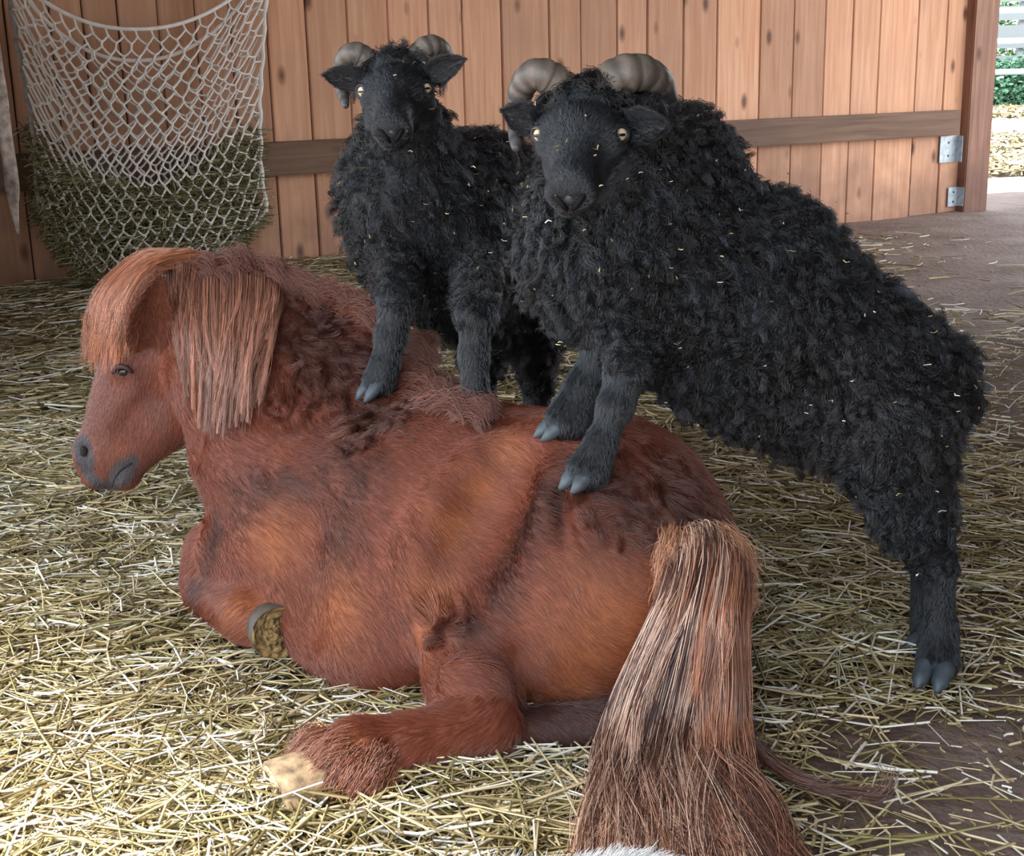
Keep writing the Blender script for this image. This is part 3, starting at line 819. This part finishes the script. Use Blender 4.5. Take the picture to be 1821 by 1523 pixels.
# ================================================================ SHEEP
M_WSKIN = mat_attr('sheep_skin', .6, .3)
M_WOOL = mat_hair('black_wool', .25, .45, 0, .30)
M_FACE = mat_hair('black_face_hair', .28, .5, 0, .35)
M_IRIS = mat_plain('pale_iris', (.60, .50, .36), .15, .6, 0, .12, 300)
M_PUPIL = mat_plain('slit_pupil', (.006, .005, .006), .05, .6)
M_SHOOF = mat_plain('grey_hoof', (.055, .070, .085), .5, .5, 0, .35, 60)
t = NT('ridged_horn')
tcx = t.n('ShaderNodeTexCoord').outputs['Object']
nz = t.n('ShaderNodeTexNoise', {'Vector': tcx, 'Scale': 55., 'Detail': 6.}).outputs[0]
at = t.n('ShaderNodeAttribute', attribute_name='tint').outputs['Color']
t.set(Base_Color=t.mix(t.n('ShaderNodeMapRange', {0: nz, 1: .4, 2: .7, 3: 0., 4: .7}).outputs[0], at, (.07, .065, .06)), Roughness=.45, Specular_IOR_Level=.5)
t.bump(nz, .5, .004); M_HORN = t.m

def frame2(nose, right):
    f = unit(np.asarray(nose, float)); r_ = np.asarray(right, float); r_ = unit(r_ - f*(r_@f)); return np.stack([r_, f, np.cross(f, r_)])
def frame(nose, upish):
    """head axes as rows: right (image right when facing the camera), forward, up"""
    f = unit(np.asarray(nose, float)); u_ = np.asarray(upish, float); u_ = unit(u_ - f*(u_@f)); r_ = np.cross(u_, f)
    return np.stack([r_, f, u_])
def horn(parent, pts, r0, ecc=1.0):
    path = smooth_path(pts, 96); n = len(path); q = np.linspace(0, 1, n)
    rad = r0*(1 - q)**.55 + .003
    rad = rad*(1 + .055*(np.abs(np.sin(q*34 + .6*np.sin(q*11)))**.6*2 - 1)*(1 - q))
    V, F = tube(path, rad, 14)
    cols = (A(.16, .128, .10)*(1 - q)[:, None] + A(.07, .07, .075)*q[:, None])*(1 + .35*np.sin(q*68)[:, None])
    cols = np.repeat(cols, 14, 0)
    me = raw('horn', V, F, True); a = me.color_attributes.new('tint', 'FLOAT_COLOR', 'POINT')
    c4 = np.ones((len(V), 4), np.float32); c4[:, :3] = np.clip(cols, 0, 1); a.data.foreach_set('color', c4.ravel())
    return link('horn', me, M_HORN, parent)
def sheep(name, label, prims, H0, HF, hs, horns, ears, legs_hooves, nwool, wool_len, flowf, voxel=.0055, cm=1.0):
    """H0 point between the eyes, HF head frame, hs head scale"""
    def hp(r, f, u_): return H0 + hs*(HF[0]*r + HF[1]*f + HF[2]*u_)
    he = lambda r, f, u_, rad, k=.018, tag='face', op='+': el(hp(r, f, u_), np.array(rad)*hs, HF, k*hs, tag, op)
    hr = lambda a, b, r1, r2, k=.018, tag='face', op='+': rc(hp(*a), hp(*b), r1*hs, r2*hs, k*hs, tag, op)
    head = [he(0, -.055, -.035, (.062, .066, .062)), he(0, -.01, -.022, (.052, .055, .044)),
            he(.042, .0, -.016, (.022, .030, .022)), he(-.042, .0, -.016, (.022, .030, .022)),
            hr((0, .0, -.018), (0, .085, -.018), .040, .0255), hr((0, -.02, -.065), (0, .085, -.046), .042, .022),
            he(0, .098, -.026, (.031, .030, .026)), he(0, .095, -.047, (.026, .026, .018)),
            he(.021, .110, -.022, (.013, .013, .014), .01), he(-.021, .110, -.022, (.013, .013, .014), .01),
            he(.034, -.035, -.072, (.026, .045, .034)), he(-.034, -.035, -.072, (.026, .045, .034)),
            # eye sockets, nostrils, mouth, chin groove
            he(.061, .004, -.010, (.012, .015, .012), .008, 'face', '-'), he(-.061, .004, -.010, (.012, .015, .012), .008, 'face', '-'),
            hr((.006, .128, -.030), (.020, .121, -.016), .0042, .0036, .006, 'face', '-'), hr((-.006, .128, -.030), (-.020, .121, -.016), .0042, .0036, .006, 'face', '-'),
            hr((0, .131, -.044), (.030, .105, -.047), .0028, .002, .005, 'face', '-'), hr((0, .131, -.044), (-.030, .105, -.047), .0028, .002, .005, 'face', '-'),
            ]
    prims = prims + head
    V, F = sdf_mesh(prims, voxel); V = relax(V, F, 1, .4); N_ = vnormals(V, F)
    root = empty(name, A(*legs_hooves[-1][0])*A(1, 1, 0), label, 'sheep')
    link('body', mesh_np('sheep_body', V, F, True, np.tile(A(.010, .010, .012), (len(V), 1))), M_WSKIN, root)
    # hair roots
    R0, RN = sample(V, F, N_, nwool)
    dW = tagdist(prims, R0, ('body', 'up')); dF = tagdist(prims, R0, ('face', 'leg'))
    wgt = 1/(1 + np.exp(-(dF - dW)/.006))                            # 1 = woolly
    dface = tagdist(prims, R0, ('face',))
    q = (R0 - H0)/hs; hf_ = q@HF[1]; hu_ = q@HF[2]
    poll = np.exp(-((hf_ + .065)/.03)**2)*(hu_ > -.035)*(np.abs(q@HF[0]) < .075)
    wgt = np.maximum(wgt*(1 - (dface < .002)*(hf_ > -.03)), poll)
    W = wgt > .4
    L = wool_len*(.55 + .45*rng.random(len(R0)))*np.clip(wgt, .35, 1)*np.where(poll > .4, 1.35, 1)*np.clip(.38 + np.maximum(tagdist(prims, R0, ('body',)) *-1, -9)*0 + (tagdist(prims, R0, ('body',)) < tagdist(prims, R0, ('up',)))*.62, 0, 1)
    pw, cl = wool(R0[W], RN[W], L[W], flowf(R0[W]), int(W.sum()/24), 10, .0080, 1.3, .55, .64)
    crnd = rng.random(len(R0[W]))[cl][:, None]
    brown = np.clip(noise3(R0[W], 9, 11)[:, None]*.8, 0, 1)
    wc = (A(.009, .0115, .0155)*(1 - brown*.6) + A(.020, .0125, .013)*brown*.6)*(.35 + 2.3*crnd**3)*(.7 + .6*rng.random((len(pw), 1)))*cm  # bluish highlights of the curls are put into the clump colours
    hair('fleece', pw, np.linspace(1, .5, 10)[None]*.00042, wc, M_WOOL, root, 'stuff')
    # face and leg hair
    nf = int(nwool*.55)
    R1, N1 = sample(V, F, N_, nf, lambda c: (tagdist(prims, c, ('face', 'leg')) < .008)*(1 + 1.5*(tagdist(prims, c, ('face',)) < .01)))
    q = (R1 - H0)/hs; isf = tagdist(prims, R1, ('face',)) < tagdist(prims, R1, ('leg',))
    hf_ = q@HF[1]
    Lf = np.where(isf, .0035 + .006*np.clip((.07 - hf_)/.1, 0, 1), .0085)*(.7 + .6*rng.random(nf))
    fl = np.where(isf[:, None], np.where((hf_ > -.02)[:, None], HF[1][None]*-.7 + (q@HF[0])[:, None]*HF[0][None]*12, HF[2][None]), A(-.1, 0, -1)[None])
    ps = short(R1, N1, Lf, fl + rng.normal(size=(nf, 3))*.15, .35, 4, .12)
    lc = A(.010, .0140, .0195)*(.4 + 1.3*rng.random((nf, 1)))*np.where(isf, 1.2, .95)[:, None]
    hair('short_hair', ps, np.linspace(1, .4, 4)[None]*.0004, lc, M_FACE, root, 'stuff')
    # eyes
    for s_ in (1, -1):
        ec = hp(s_*.0530, .003, -.010); out = unit(HF[0]*s_*.62 + HF[1]*.62 + HF[2]*.30)
        sx = unit(np.cross(A(0, 0, 1), out)); sy = np.cross(out, sx)
        R = np.stack([sx, out, sy])
        VV, FF_ = ball(ec, .0112*hs, 12, (1.1, .8, .95), R); e = link('eye', raw('eye', VV, FF_, True), M_IRIS, root)
        VV, FF_ = ball(ec + out*.0075*hs, .0062*hs, 8, (1.0, .35, .42), R); link('pupil', raw('pupil', VV, FF_, True), M_PUPIL, e)
        ring = []
        for a in np.linspace(0, 2*math.pi, 17):
            ring.append(ec + out*.0035*hs + sx*.0128*hs*math.cos(a)*1.05 + sy*.0112*hs*math.sin(a))
        VV, FF_ = tube(ring, .0042*hs, 6, False); link('eyelid', raw('eyelid', VV, FF_, True), mat_bk, e)
    # nose pad
    for s_ in (1, -1):
        VV, FF_ = tube([hp(s_*.004, .1265, -.036), hp(s_*.009, .127, -.028), hp(s_*.017, .1215, -.018), hp(s_*.023, .114, -.016)], [.0028*hs, .0042*hs, .0042*hs, .002*hs], 7)
        link('nostril', raw('nostril', VV, FF_, True), M_NOSTRIL, root)
    VV, FF_ = ball(hp(0, .1225, -.022), .010*hs, 8, (.8, .45, .8), HF); link('nose', raw('nose', VV, FF_, True), M_NOSE, root)
    for s_ in (1, -1):
        VV, FF_ = tube([hp(0, .1235, -.046), hp(s_*.012, .120, -.049), hp(s_*.026, .106, -.050)], [.0016*hs, .0018*hs, .001*hs], 6); link('mouth', raw('mouth', VV, FF_, True), M_NOSTRIL, root)
    for pts in horns: horn(root, [P(*p) for p in pts[0]], pts[1])
    for b_, t_, sd_, wd_ in ears:
        VV, FF_ = ear_mesh(hp(*b_), hp(*t_), HF[1]*sd_[0] + HF[2]*sd_[1], wd_*hs, .012*hs*sd_[2])
        eo = link('ear', raw('ear', VV, FF_, True), mat_bk, root)
        VV = np.array(VV); FF_ = np.array(FF_); a0, an = sample(VV, FF_, vnormals(VV, FF_), 2500)
        hair('ear_hair', short(a0, an, .005 + .003*rng.random(len(a0)), np.tile(unit(hp(*t_) - hp(*b_)), (len(a0), 1)), .35, 4, .2), np.linspace(1, .3, 4)[None]*.0004, A(.013, .014, .018)*(.5 + rng.random((len(a0), 1))), M_FACE, eo, 'stuff')
    # cloven hooves
    for c_, ax_, rr in legs_hooves:
        c_ = np.asarray(c_); ax_ = unit(np.asarray(ax_, float)); sdv = unit(np.cross(ax_, A(0, 0, 1)))
        hv = []
        for s_ in (1, -1):
            c0 = c_ + sdv*s_*rr*.52
            dn = A(0, 0, -1)
            path = [c0 - ax_*rr*.9 + A(0, 0, rr*.75), c0 - ax_*rr*.1 + A(0, 0, rr*.45), c0 + ax_*rr*.8 + A(0, 0, rr*.1), c0 + ax_*rr*1.45 - A(0, 0, rr*.15)]
            hv.append(tube(path, [rr*.5, rr*.56, rr*.46, rr*.12], 10))
        VV, FF_ = merge(hv); link('hoof', raw('hoof', VV, FF_, True), M_SHOOF, root)
    # straw bits caught in the wool
    nb = 125; b0, bn = sample(V, F, N_, nb*3); 
    ok = (tagdist(prims, b0, ('leg',)) > .02)&(((b0 - CAM)*bn).sum(-1) < 0); b0, bn = b0[ok][:nb], bn[ok][:nb]; nb = len(b0)
    hf_ = ((b0 - H0)/hs)@HF[1]
    b0 = b0 + bn*(np.where(tagdist(prims, b0, ('face',)) < .004, .007, wool_len*.85))[:, None]
    VV, FF_, cc_ = strawmesh(b0, rng.random(nb)*6.3, rng.normal(size=nb)*.8, .005 + .009*rng.random(nb)**2, .0011 + .0010*rng.random(nb), straw_cols(nb)*1.1, .6)
    so = link('chaff', mesh_np('chaff', VV, FF_, False, cc_), M_STRAW, root); so['kind'] = 'stuff'
    return root, V, F
t = NT('straw'); at = t.n('ShaderNodeAttribute', attribute_name='tint').outputs['Color']
t.set(Base_Color=at, Roughness=.48, Specular_IOR_Level=.45); M_STRAW = t.m
mat_bk = mat_plain('black_skin', (.012, .012, .014), .5, .4, 0, .3, 80)
M_NOSTRIL = mat_plain('nostril_dark', (.004, .004, .005), .7, .2)
M_NOSE = mat_plain('grey_nose', (.035, .038, .045), .35, .6, 0, .4, 200)

# --- near sheep
hN = hit(1040, 868, 1.8); hF_ = hit(1000, 772, 1.95)
yN, yF = hN[1], hF_[1]
hind = PZ(1662, 1205, .018); yH = hind[1]
print('hoof depths', yN, yF, yH, hN, hF_, hind)
B = lambda u, v, y: P(u, v, y)
near = [
    rc(B(1105, 430, 1.88), B(1325, 530, 1.94), .135, .146, .05), rc(B(1325, 530, 1.94), B(1540, 675, 1.93), .146, .122, .05),
    rc(B(1540, 675, 1.93), B(1628, 690, 1.93), .118, .075, .05), rc(B(1300, 620, 1.92), B(1420, 705, 1.92), .105, .085, .05),
    rc(B(1060, 440, 1.84), B(1095, 330, 1.85), .088, .085, .05), rc(B(1095, 330, 1.85), B(1100, 240, 1.84), .085, .072, .05),
    el(B(1205, 310, 1.93), (.085, .10, .09), k=.05), el(B(1062, 480, 1.85), (.070, .08, .065), k=.04),
    el(B(1150, 560, 1.88), (.085, .09, .08), k=.04),
    # near fore
    rc(B(1150, 590, 1.84), B(1118, 655, yN+.03), .052, .031, .02, 'up'), rc(B(1115, 655, yN+.03), B(1096, 720, yN+.015), .026, .023, .015, 'leg'),
    rc(B(1096, 720, yN+.015), B(1068, 790, yN+.005), .021, .018, .015, 'leg'), rc(B(1068, 790, yN+.005), B(1048, 835, yN), .020, .030, .015, 'leg'),
    # far fore
    rc(B(1095, 560, 1.95), B(1075, 610, yF+.02), .044, .028, .02, 'up'), rc(B(1075, 610, yF+.02), B(1035, 690, yF+.01), .026, .021, .015, 'leg'),
    rc(B(1035, 690, yF+.01), B(1010, 748, yF), .023, .032, .015, 'leg'),
    # thigh and near hind
    rc(B(1580, 770, yH+.03), B(1622, 905, yH+.02), .092, .048, .04), rc(B(1622, 905, yH+.02), B(1662, 1010, yH+.03), .044, .028, .02, 'up'),
    rc(B(1662, 1010, yH+.03), B(1670, 1120, yH+.02), .029, .022, .015, 'leg'), rc(B(1672, 1120, yH+.02), B(1668, 1175, yH), .024, .031, .015, 'leg'),
    # far hind
    rc(B(1590, 780, yH+.12), B(1635, 930, yH+.14), .08, .04, .03), rc(B(1635, 930, yH+.14), B(1655, 1010, yH+.15), .035, .026, .02, 'up'),
    rc(B(1655, 1010, yH+.15), B(1650, 1120, yH+.13), .028, .026, .015, 'leg'),
    # stub tail
    rc(B(1685, 650, 1.95), B(1700, 720, 1.93), .035, .02, .03),
]
H0n = P(1030, 226, 1.735); HFn = frame2((-.17, -.80, -.58), (.985, -.17, .02))
hornsN = [([(1000, 160, 1.80), (975, 138, 1.79), (948, 134, 1.79), (928, 158, 1.81), (922, 200, 1.83), (918, 238, 1.80), (918, 266, 1.765)], .0215),
          ([(1078, 160, 1.80), (1105, 136, 1.79), (1140, 130, 1.80), (1172, 150, 1.83), (1182, 190, 1.87), (1172, 228, 1.86), (1148, 246, 1.82)], .0265)]
earsN = [((-.055, -.030, -.012), (-.110, -.035, .004), (-.45, 1, -1), .050), ((.060, -.022, -.010), (.120, -.004, -.004), (-.45, 1, 1), .054)]
gflow = lambda X: np.tile(A(.25, -.1, -1), (len(X), 1)) + .5*np.stack([noise3(X, 16, s) for s in (21, 22, 23)], 1)
farh = PZ(1642, 1150, .02)
sh1, SV1, SF1 = sheep('sheep', 'larger black horned sheep with forefeet on the pony rump and hind feet on the floor', near, H0n, HFn, .96, hornsN, earsN,
      [(P(1036, 852, yN - .006), (-.7, -.6, -.2), .023), (P(990, 764, yF - .005), (-.8, -.4, -.2), .022), (farh, (-.8, -.4, 0), .022), (PZ(1660, 1205, .030), (-.5, -.8, 0), .027)],
      92000, .038, gflow)
# --- far sheep
hA = hit(672, 700, 2.15); hB = hit(846, 728, 2.1); yA, yB = hA[1], hB[1]
print('far sheep hooves', hA, hB)
far = [
    rc(B(722, 240, 2.27), B(722, 340, 2.30), .072, .100, .05), rc(B(722, 340, 2.30), B(760, 410, 2.36), .100, .125, .05),
    rc(B(760, 390, 2.36), B(870, 400, 2.62), .125, .135, .05), rc(B(870, 400, 2.62), B(915, 470, 2.85), .135, .135, .05),
    el(B(690, 390, 2.29), (.058, .07, .09), k=.04), el(B(835, 410, 2.33), (.07, .08, .095), k=.04),
    rc(B(800, 515, 2.5), B(880, 550, 2.75), .09, .08, .05), rc(B(850, 300, 2.45), B(880, 330, 2.6), .07, .08, .05),
    rc(B(703, 455, 2.25), B(706, 530, yA+.02), .050, .030, .02, 'up'), rc(B(706, 530, yA+.02), B(696, 600, yA+.01), .028, .024, .015, 'leg'),
    rc(B(696, 600, yA+.01), B(684, 650, yA), .023, .021, .015, 'leg'), rc(B(684, 650, yA), B(674, 678, yA), .021, .027, .015, 'leg'),
    rc(B(855, 480, 2.25), B(848, 560, yB+.02), .055, .032, .02, 'up'), rc(B(848, 560, yB+.02), B(843, 630, yB+.01), .026, .021, .015, 'leg'),
    rc(B(843, 630, yB+.01), B(846, 705, yB), .020, .022, .015, 'leg'),
    rc(B(935, 520, 2.8), B(950, 620, 2.84), .10, .05, .03), rc(B(950, 620, 2.84), B(955, 690, 2.86), .045, .030, .02),
    rc(B(955, 690, 2.86), B(945, 850, 2.83), .030, .026, .015, 'leg'),
    rc(B(860, 540, 2.85), B(860, 640, 2.92), .09, .045, .03), rc(B(860, 640, 2.92), B(862, 850, 2.9), .03, .026, .015, 'leg'),
]
H0f = P(700, 149, 2.175); HFf = frame2((.0, -.86, -.50), (1, .0, .035))
hornsF = [([(660, 118, 2.24), (640, 98, 2.23), (620, 98, 2.23), (608, 120, 2.25), (608, 150, 2.26), (612, 172, 2.24), (615, 190, 2.21)], .018),
          ([(738, 112, 2.24), (756, 88, 2.23), (775, 84, 2.24), (791, 100, 2.27), (793, 130, 2.28), (784, 150, 2.26)], .020)]
earsF = [((-.052, -.030, -.006), (-.124, -.035, .004), (-.45, 1, -1), .046), ((.055, -.030, -.002), (.124, -.035, .020), (-.45, 1, 1), .046)]
sh2, SV2, SF2 = sheep('sheep', 'smaller black horned sheep behind, with forefeet on the pony withers', far, H0f, HFf, .93, hornsF, earsF,
      [(P(664, 694, yA - .01), (-.6, -.6, -.3), .021), (P(847, 722, yB - .01), (.05, -1, -.3), .021), (PZ(862, 868, .016), (-.2, -1, 0), .022), (PZ(942, 880, .016), (-.2, -1, 0), .022)],
      62000, .036, gflow, cm=.9)

# ================================================================ GREY ANIMAL at the bottom edge
ga = empty('grey_animal', P(1040, 1700, 1.15)*A(1, 1, 0), 'light grey furry back of an animal just rising over the bottom edge', 'animal')
gpz = [rc(P(905, 1706, 1.12), P(1130, 1713, 1.12), .082, .085, .05), rc(P(1130, 1708, 1.12), P(1290, 1790, 1.10), .085, .065, .04), el(P(850, 1780, 1.10), (.055, .06, .05), k=.04),
       rc(P(830, 1760, 1.08), P(822, 1720, 1.08), .016, .006, .01), rc(P(862, 1765, 1.14), P(862, 1725, 1.14), .016, .006, .01)]
GV, GF = sdf_mesh(gpz, .007, floor=.01); GN = vnormals(GV, GF)
link('body', mesh_np('grey_body', GV, GF, True, np.tile(A(.35, .37, .40), (len(GV), 1))), M_COAT, ga)
g0, gn = sample(GV, GF, GN, 26000)
hair('fur', short(g0, gn, .020 + .012*rng.random(len(g0)), np.tile(A(1, -.1, .1), (len(g0), 1)), .5, 5, .3), np.linspace(1, .3, 5)[None]*.0004, A(.55, .57, .59)*(.6 + .6*rng.random((len(g0), 1))), M_HAIR, ga, 'stuff')

# ================================================================ HAY NET
def lerp(a, b, t_): return a + (b - a)*t_
def netpt(i, j, layer):
    lu = np.interp(j, [0, .15, .6, .9, 1], [6, 18, 58, 68, 105]); ru = np.interp(j, [0, .5, .75, .9, 1], [476, 462, 464, 474, 430])
    u_ = lerp(lu, ru, i)
    sag = 1 - abs(2*i - 1)**2.2
    top = -60 + (112 if layer == 0 else 168)*sag
    bot = 415 + 85*(1 - abs(2*i - 1)**3) + 12*math.sin(i*7)
    v_ = lerp(top, bot, j if layer == 0 else j**1.0)
    dep = .05 + (.30 if layer == 0 else .16)*(math.sin(math.pi*min(max(i, .02), .98))**.6)*(.25 + .75*math.sin(math.pi*min(j*.62 + .15, 1)))
    return wallhit(u_, v_, dep), dep
NC, NR = 17, 21
net = empty('hay_net', netpt(.5, 1, 0)[0]*A(1, 1, 0) + A(0, 0, .3), 'large off-white knotted rope hay net hanging on the plank wall', 'hay net')
M_ROPE = mat_plain('cotton_cord', (.82, .76, .70), .85, .2, 0, .12, 25)
for layer in (0, 1):
    nodes = {}; segs = []
    for r in range(NR+1):
        for c_ in range(2*NC+1):
            i = c_/(2*NC) + (random.uniform(-.005, .005) + .011*math.sin(r*.9 + layer*2) if 0 < c_ < 2*NC else 0)
            zig = .30*(1 if (c_ + r) % 2 else -1)
            jj = (r + zig + random.uniform(-.08, .08))/NR if 0 < r < NR else r/NR
            nodes[r, c_] = netpt(min(max(i, 0), 1), min(max(jj, 0), 1), layer)[0]
    for r in range(NR+1):
        for c_ in range(2*NC+1):
            a = nodes[r, c_]; rr_ = .0050 if layer == 0 else .0045
            if c_ < 2*NC: segs.append(tube([a, (a + nodes[r, c_+1])/2 - A(0, 0, .003), nodes[r, c_+1]], rr_, 5, False))
            if r < NR and (c_ + r) % 2: segs.append(tube([a, nodes[r+1, c_]], rr_, 5, False))
            if r: segs.append(ball(a, .0078, 3))
    V, F = merge(segs); o = link('netting', raw('netting', V, F, True), M_ROPE, net)
for layer, jj in ((0, 0), (1, 0.0)):
    V, F = tube([netpt(i, jj, layer)[0] for i in np.linspace(0, 1, 40)], .009, 8); link('rim_rope', raw('rim_rope', V, F, True), M_ROPE, net)
for i in (0, 1):
    V, F = tube([netpt(i, j, 0)[0] + A(.004*math.sin(j*60), 0, 0) for j in np.linspace(0, 1, 40)], .010, 8)
    link('side_rope', raw('side_rope', V, F, True), mat_plain('side_cord', (.30, .27, .25), .85, .2, 0, .3, 40) if i == 0 else M_ROPE, net)
# hay in the net
n = 9000; pp = np.zeros((n, 3))
ii = rng.random(n); jj = 1 - .46*rng.random(n)**1.3
for k in range(n):
    a = ii[k]; topj = .56 + .10*(1 - abs(2*a - 1)) + .03*math.sin(a*13)
    j = max(jj[k], topj + .02*random.random()); p_, dep = netpt(a, j, 0); pp[k] = p_ - WN*(dep*.9)*random.random()**1.6*.8 + A(0, 0, -.01)
hc = straw_cols(n)*A(.62, .62, .50)
V, F, cc = strawmesh(pp, math.atan2(WT[1], WT[0]) + rng.normal(size=n)*.7, rng.normal(size=n)*.75, .05 + .12*rng.random(n), .003 + .003*rng.random(n), hc, .5)
hy = link('hay', mesh_np('hay', V, F, False, cc), M_STRAW); props(hy, 'olive green hay stuffed in the bottom of the rope net', 'hay', kind='stuff')
# solid heart of the hay so that the wall does not show through
VV = []; nI, nJ = 22, 14
for b in (0, 1):
    for j in range(nJ):
        for i in range(nI):
            a = i/(nI-1); tj = .60 + .10*(1 - abs(2*a - 1)); jx = tj + (1-tj)*j/(nJ-1); p_, dep = netpt(.02 + .96*a, jx*.99, 0)
            VV.append(p_ - WN*(dep*(.22 if b == 0 else .85)))
FF_ = []
for b in (0, 1):
    o_ = b*nI*nJ
    for j in range(nJ-1):
        for i in range(nI-1):
            qd = (o_+j*nI+i, o_+j*nI+i+1, o_+(j+1)*nI+i+1, o_+(j+1)*nI+i); FF_.append(qd if b == 0 else qd[::-1])
rim = [i for i in range(nI)] + [j*nI+nI-1 for j in range(1, nJ)] + [(nJ-1)*nI+i for i in range(nI-2, -1, -1)] + [j*nI for j in range(nJ-2, 0, -1)]
for a, b in zip(rim, rim[1:] + rim[:1]): FF_.append((a, b, b + nI*nJ, a + nI*nJ))
t = NT('packed_hay'); g_ = t.n('ShaderNodeNewGeometry').outputs['Position']
n1 = t.n('ShaderNodeTexNoise', {'Vector': g_, 'Scale': 60., 'Detail': 5.}).outputs[0]
t.set(Base_Color=t.ramp(n1, [(.35, (.05, .045, .02)), (.65, (.17, .15, .07))]), Roughness=.9); t.bump(n1, 1., .03)
hh_ = link('packed_hay', raw('packed_hay', VV, FF_, True), t.m, hy)
# ragged pale strap hanging at the left edge
def strip(name, pts, wds, mat):
    path = smooth_path(pts, 26); n = len(path); wd = np.interp(np.linspace(0, 1, n), np.linspace(0, 1, len(wds)), wds)
    V = []
    for k in range(n):
        tw = .5*math.sin(k*.45); s_ = WT*math.cos(tw) + WN*math.sin(tw); f_ = np.cross(s_, A(0, 0, 1))
        for a, b in ((-1, -1), (-.4, -1.6), (.4, -.6), (1, -1), (1, 1), (.4, 1.4), (-.4, .4), (-1, 1)): V.append(path[k] + s_*a*wd[k]*.5 + f_*b*.006)
    F = [(k*8+j, k*8+(j+1) % 8, (k+1)*8+(j+1) % 8, (k+1)*8+j) for k in range(n-1) for j in range(8)] + [tuple(range(8))[::-1], tuple((n-1)*8 + j for j in range(8))]
    return link(name, raw(name, V, F, True), mat)
so = .45
st = strip('hanging_strap', [wallhit(-34, -60, so), wallhit(-20, 80, so), wallhit(0, 190, so), wallhit(15, 280, so), wallhit(22, 335, so), wallhit(25, 370, so), wallhit(31, 418, so)], [.10, .085, .07, .055, .055, .035, .008],
     mat_plain('weathered_bark', (.42, .34, .29), .8, .3, 0, .5, 30))
props(st, 'long grey ragged tapering strip hanging down at the left edge before the net', 'strip')

# ================================================================ STRAW
def project(X):
    d = X - CAM; z = d@FWD; return CX + FPX*(d@RGT)/z, CY - FPX*(d@UPV)/z
def dens(X):
    u, v = project(X)
    D = np.ones(len(X))
    right = np.clip((u - 1330)/150, 0, 1)*np.clip((v - 1180)/120, 0, 1)      # bare earth front right
    D *= 1 - .90*right
    r2 = np.clip((u - 1330)/200, 0, 1)*np.clip((880 - v)/150, 0, 1); D *= 1 - .93*r2
    r3 = np.clip((u - 1560)/160, 0, 1); D *= 1 - .78*r3
    D *= np.clip(.85 + .5*noise3(X, 3.1, 31), .12, 1.3)
    bare = np.exp(-((u - 520)/110)**2 - ((v - 1270)/45)**2); D *= 1 - .8*bare
    return D
def scatter(n, x0, x1, y0, y1, Lr, wr, zr, tri, dark=0, useD=True):
    X = np.stack([rng.uniform(x0, x1, n), rng.uniform(y0, y1, n), np.zeros(n)], 1)
    u, v = project(X); ok = (u > -200) & (u < 2050) & (v < 1700)
    ok &= (((X - W0)@WN) > .03) | (X[:, 0] > W1[0]+.2)
    d = dens(X)
    if useD: ok &= rng.random(n) < d
    X = X[ok]; d = d[ok]; n = len(X)
    pile = zr*np.clip(d, .0, 1)
    X[:, 2] = .003 + pile*rng.random(n)
    # banks of straw along the wall
    wdist = (X - W0)@WN; X[:, 2] += .07*np.exp(-(wdist/.25)**2)*(X[:, 0] < 0)
    L = rng.uniform(*Lr, n)*(.6 + .8*rng.random(n)**2); wd = rng.uniform(*wr, n)
    pit = rng.normal(size=n)*.10*np.clip(d, .1, 1)
    # straws drape: no end below the floor
    X[:, 2] = np.maximum(X[:, 2], np.abs(np.sin(pit))*L*.5 + .002)
    V, F, C_ = strawmesh(X, rng.random(n)*6.28, pit, L, wd, straw_cols(n, dark), .5, tri)
    return V, F, C_
def cat(ps):
    V, F, C_ = [], [], []; b = 0
    for v, f, c_ in ps: V.append(v); F.append(f + b); C_.append(c_); b += len(v)
    return np.concatenate(V), np.concatenate(F), np.concatenate(C_)
V, F, C_ = cat([scatter(88000, -1.6, 1.7, .95, 3.4, (.06, .19), (.0018, .0052), .055, True),
                scatter(42000, -2.7, 2.6, 3.4, 7.5, (.08, .20), (.004, .007), .04, True)])
props(link('straw_bedding', mesh_np('straw_bedding', V, F, False, C_), M_STRAW), 'loose golden straw bedding strewn thickly over the barn floor', 'straw', kind='stuff')
print('straw faces', len(F))
V, F, C_ = cat([scatter(22000, -1.6, 2.3, .95, 4.5, (.008, .025), (.0015, .0035), .006, False, 0, False), scatter(2600, .4, 2.6, 1.1, 5, (.08, .20), (.0028, .005), .01, True, 0, False)])
props(link('straw_chaff', mesh_np('straw_chaff', V, F, False, C_), M_STRAW), 'short chopped straw bits scattered on the bare brown earth', 'straw', kind='stuff')
# rough dung and straw in the yard
n = 16000; yy = np.where(rng.random(n) < .6, rng.uniform(11.5, 18, n), rng.uniform(25, 38, n)); X = np.stack([yy*rng.uniform(.33, .47, n), yy, .004*yy*rng.random(n)], 1)
X = X[noise3(X*A(1, 1.3, 1), .9, 41) > -.25]; n = len(X)
V, F, C_ = strawmesh(X, rng.random(n)*6.28, rng.normal(size=n)*.25, .1 + .15*rng.random(n), (.012 + .02*rng.random(n))*X[:, 1]/14, straw_cols(n)*.62, .5, True)
props(link('yard_litter', mesh_np('yard_litter', V, F, False, C_), M_STRAW), 'heaps of old straw litter on the sunlit yard beyond the wall', 'straw', kind='stuff')
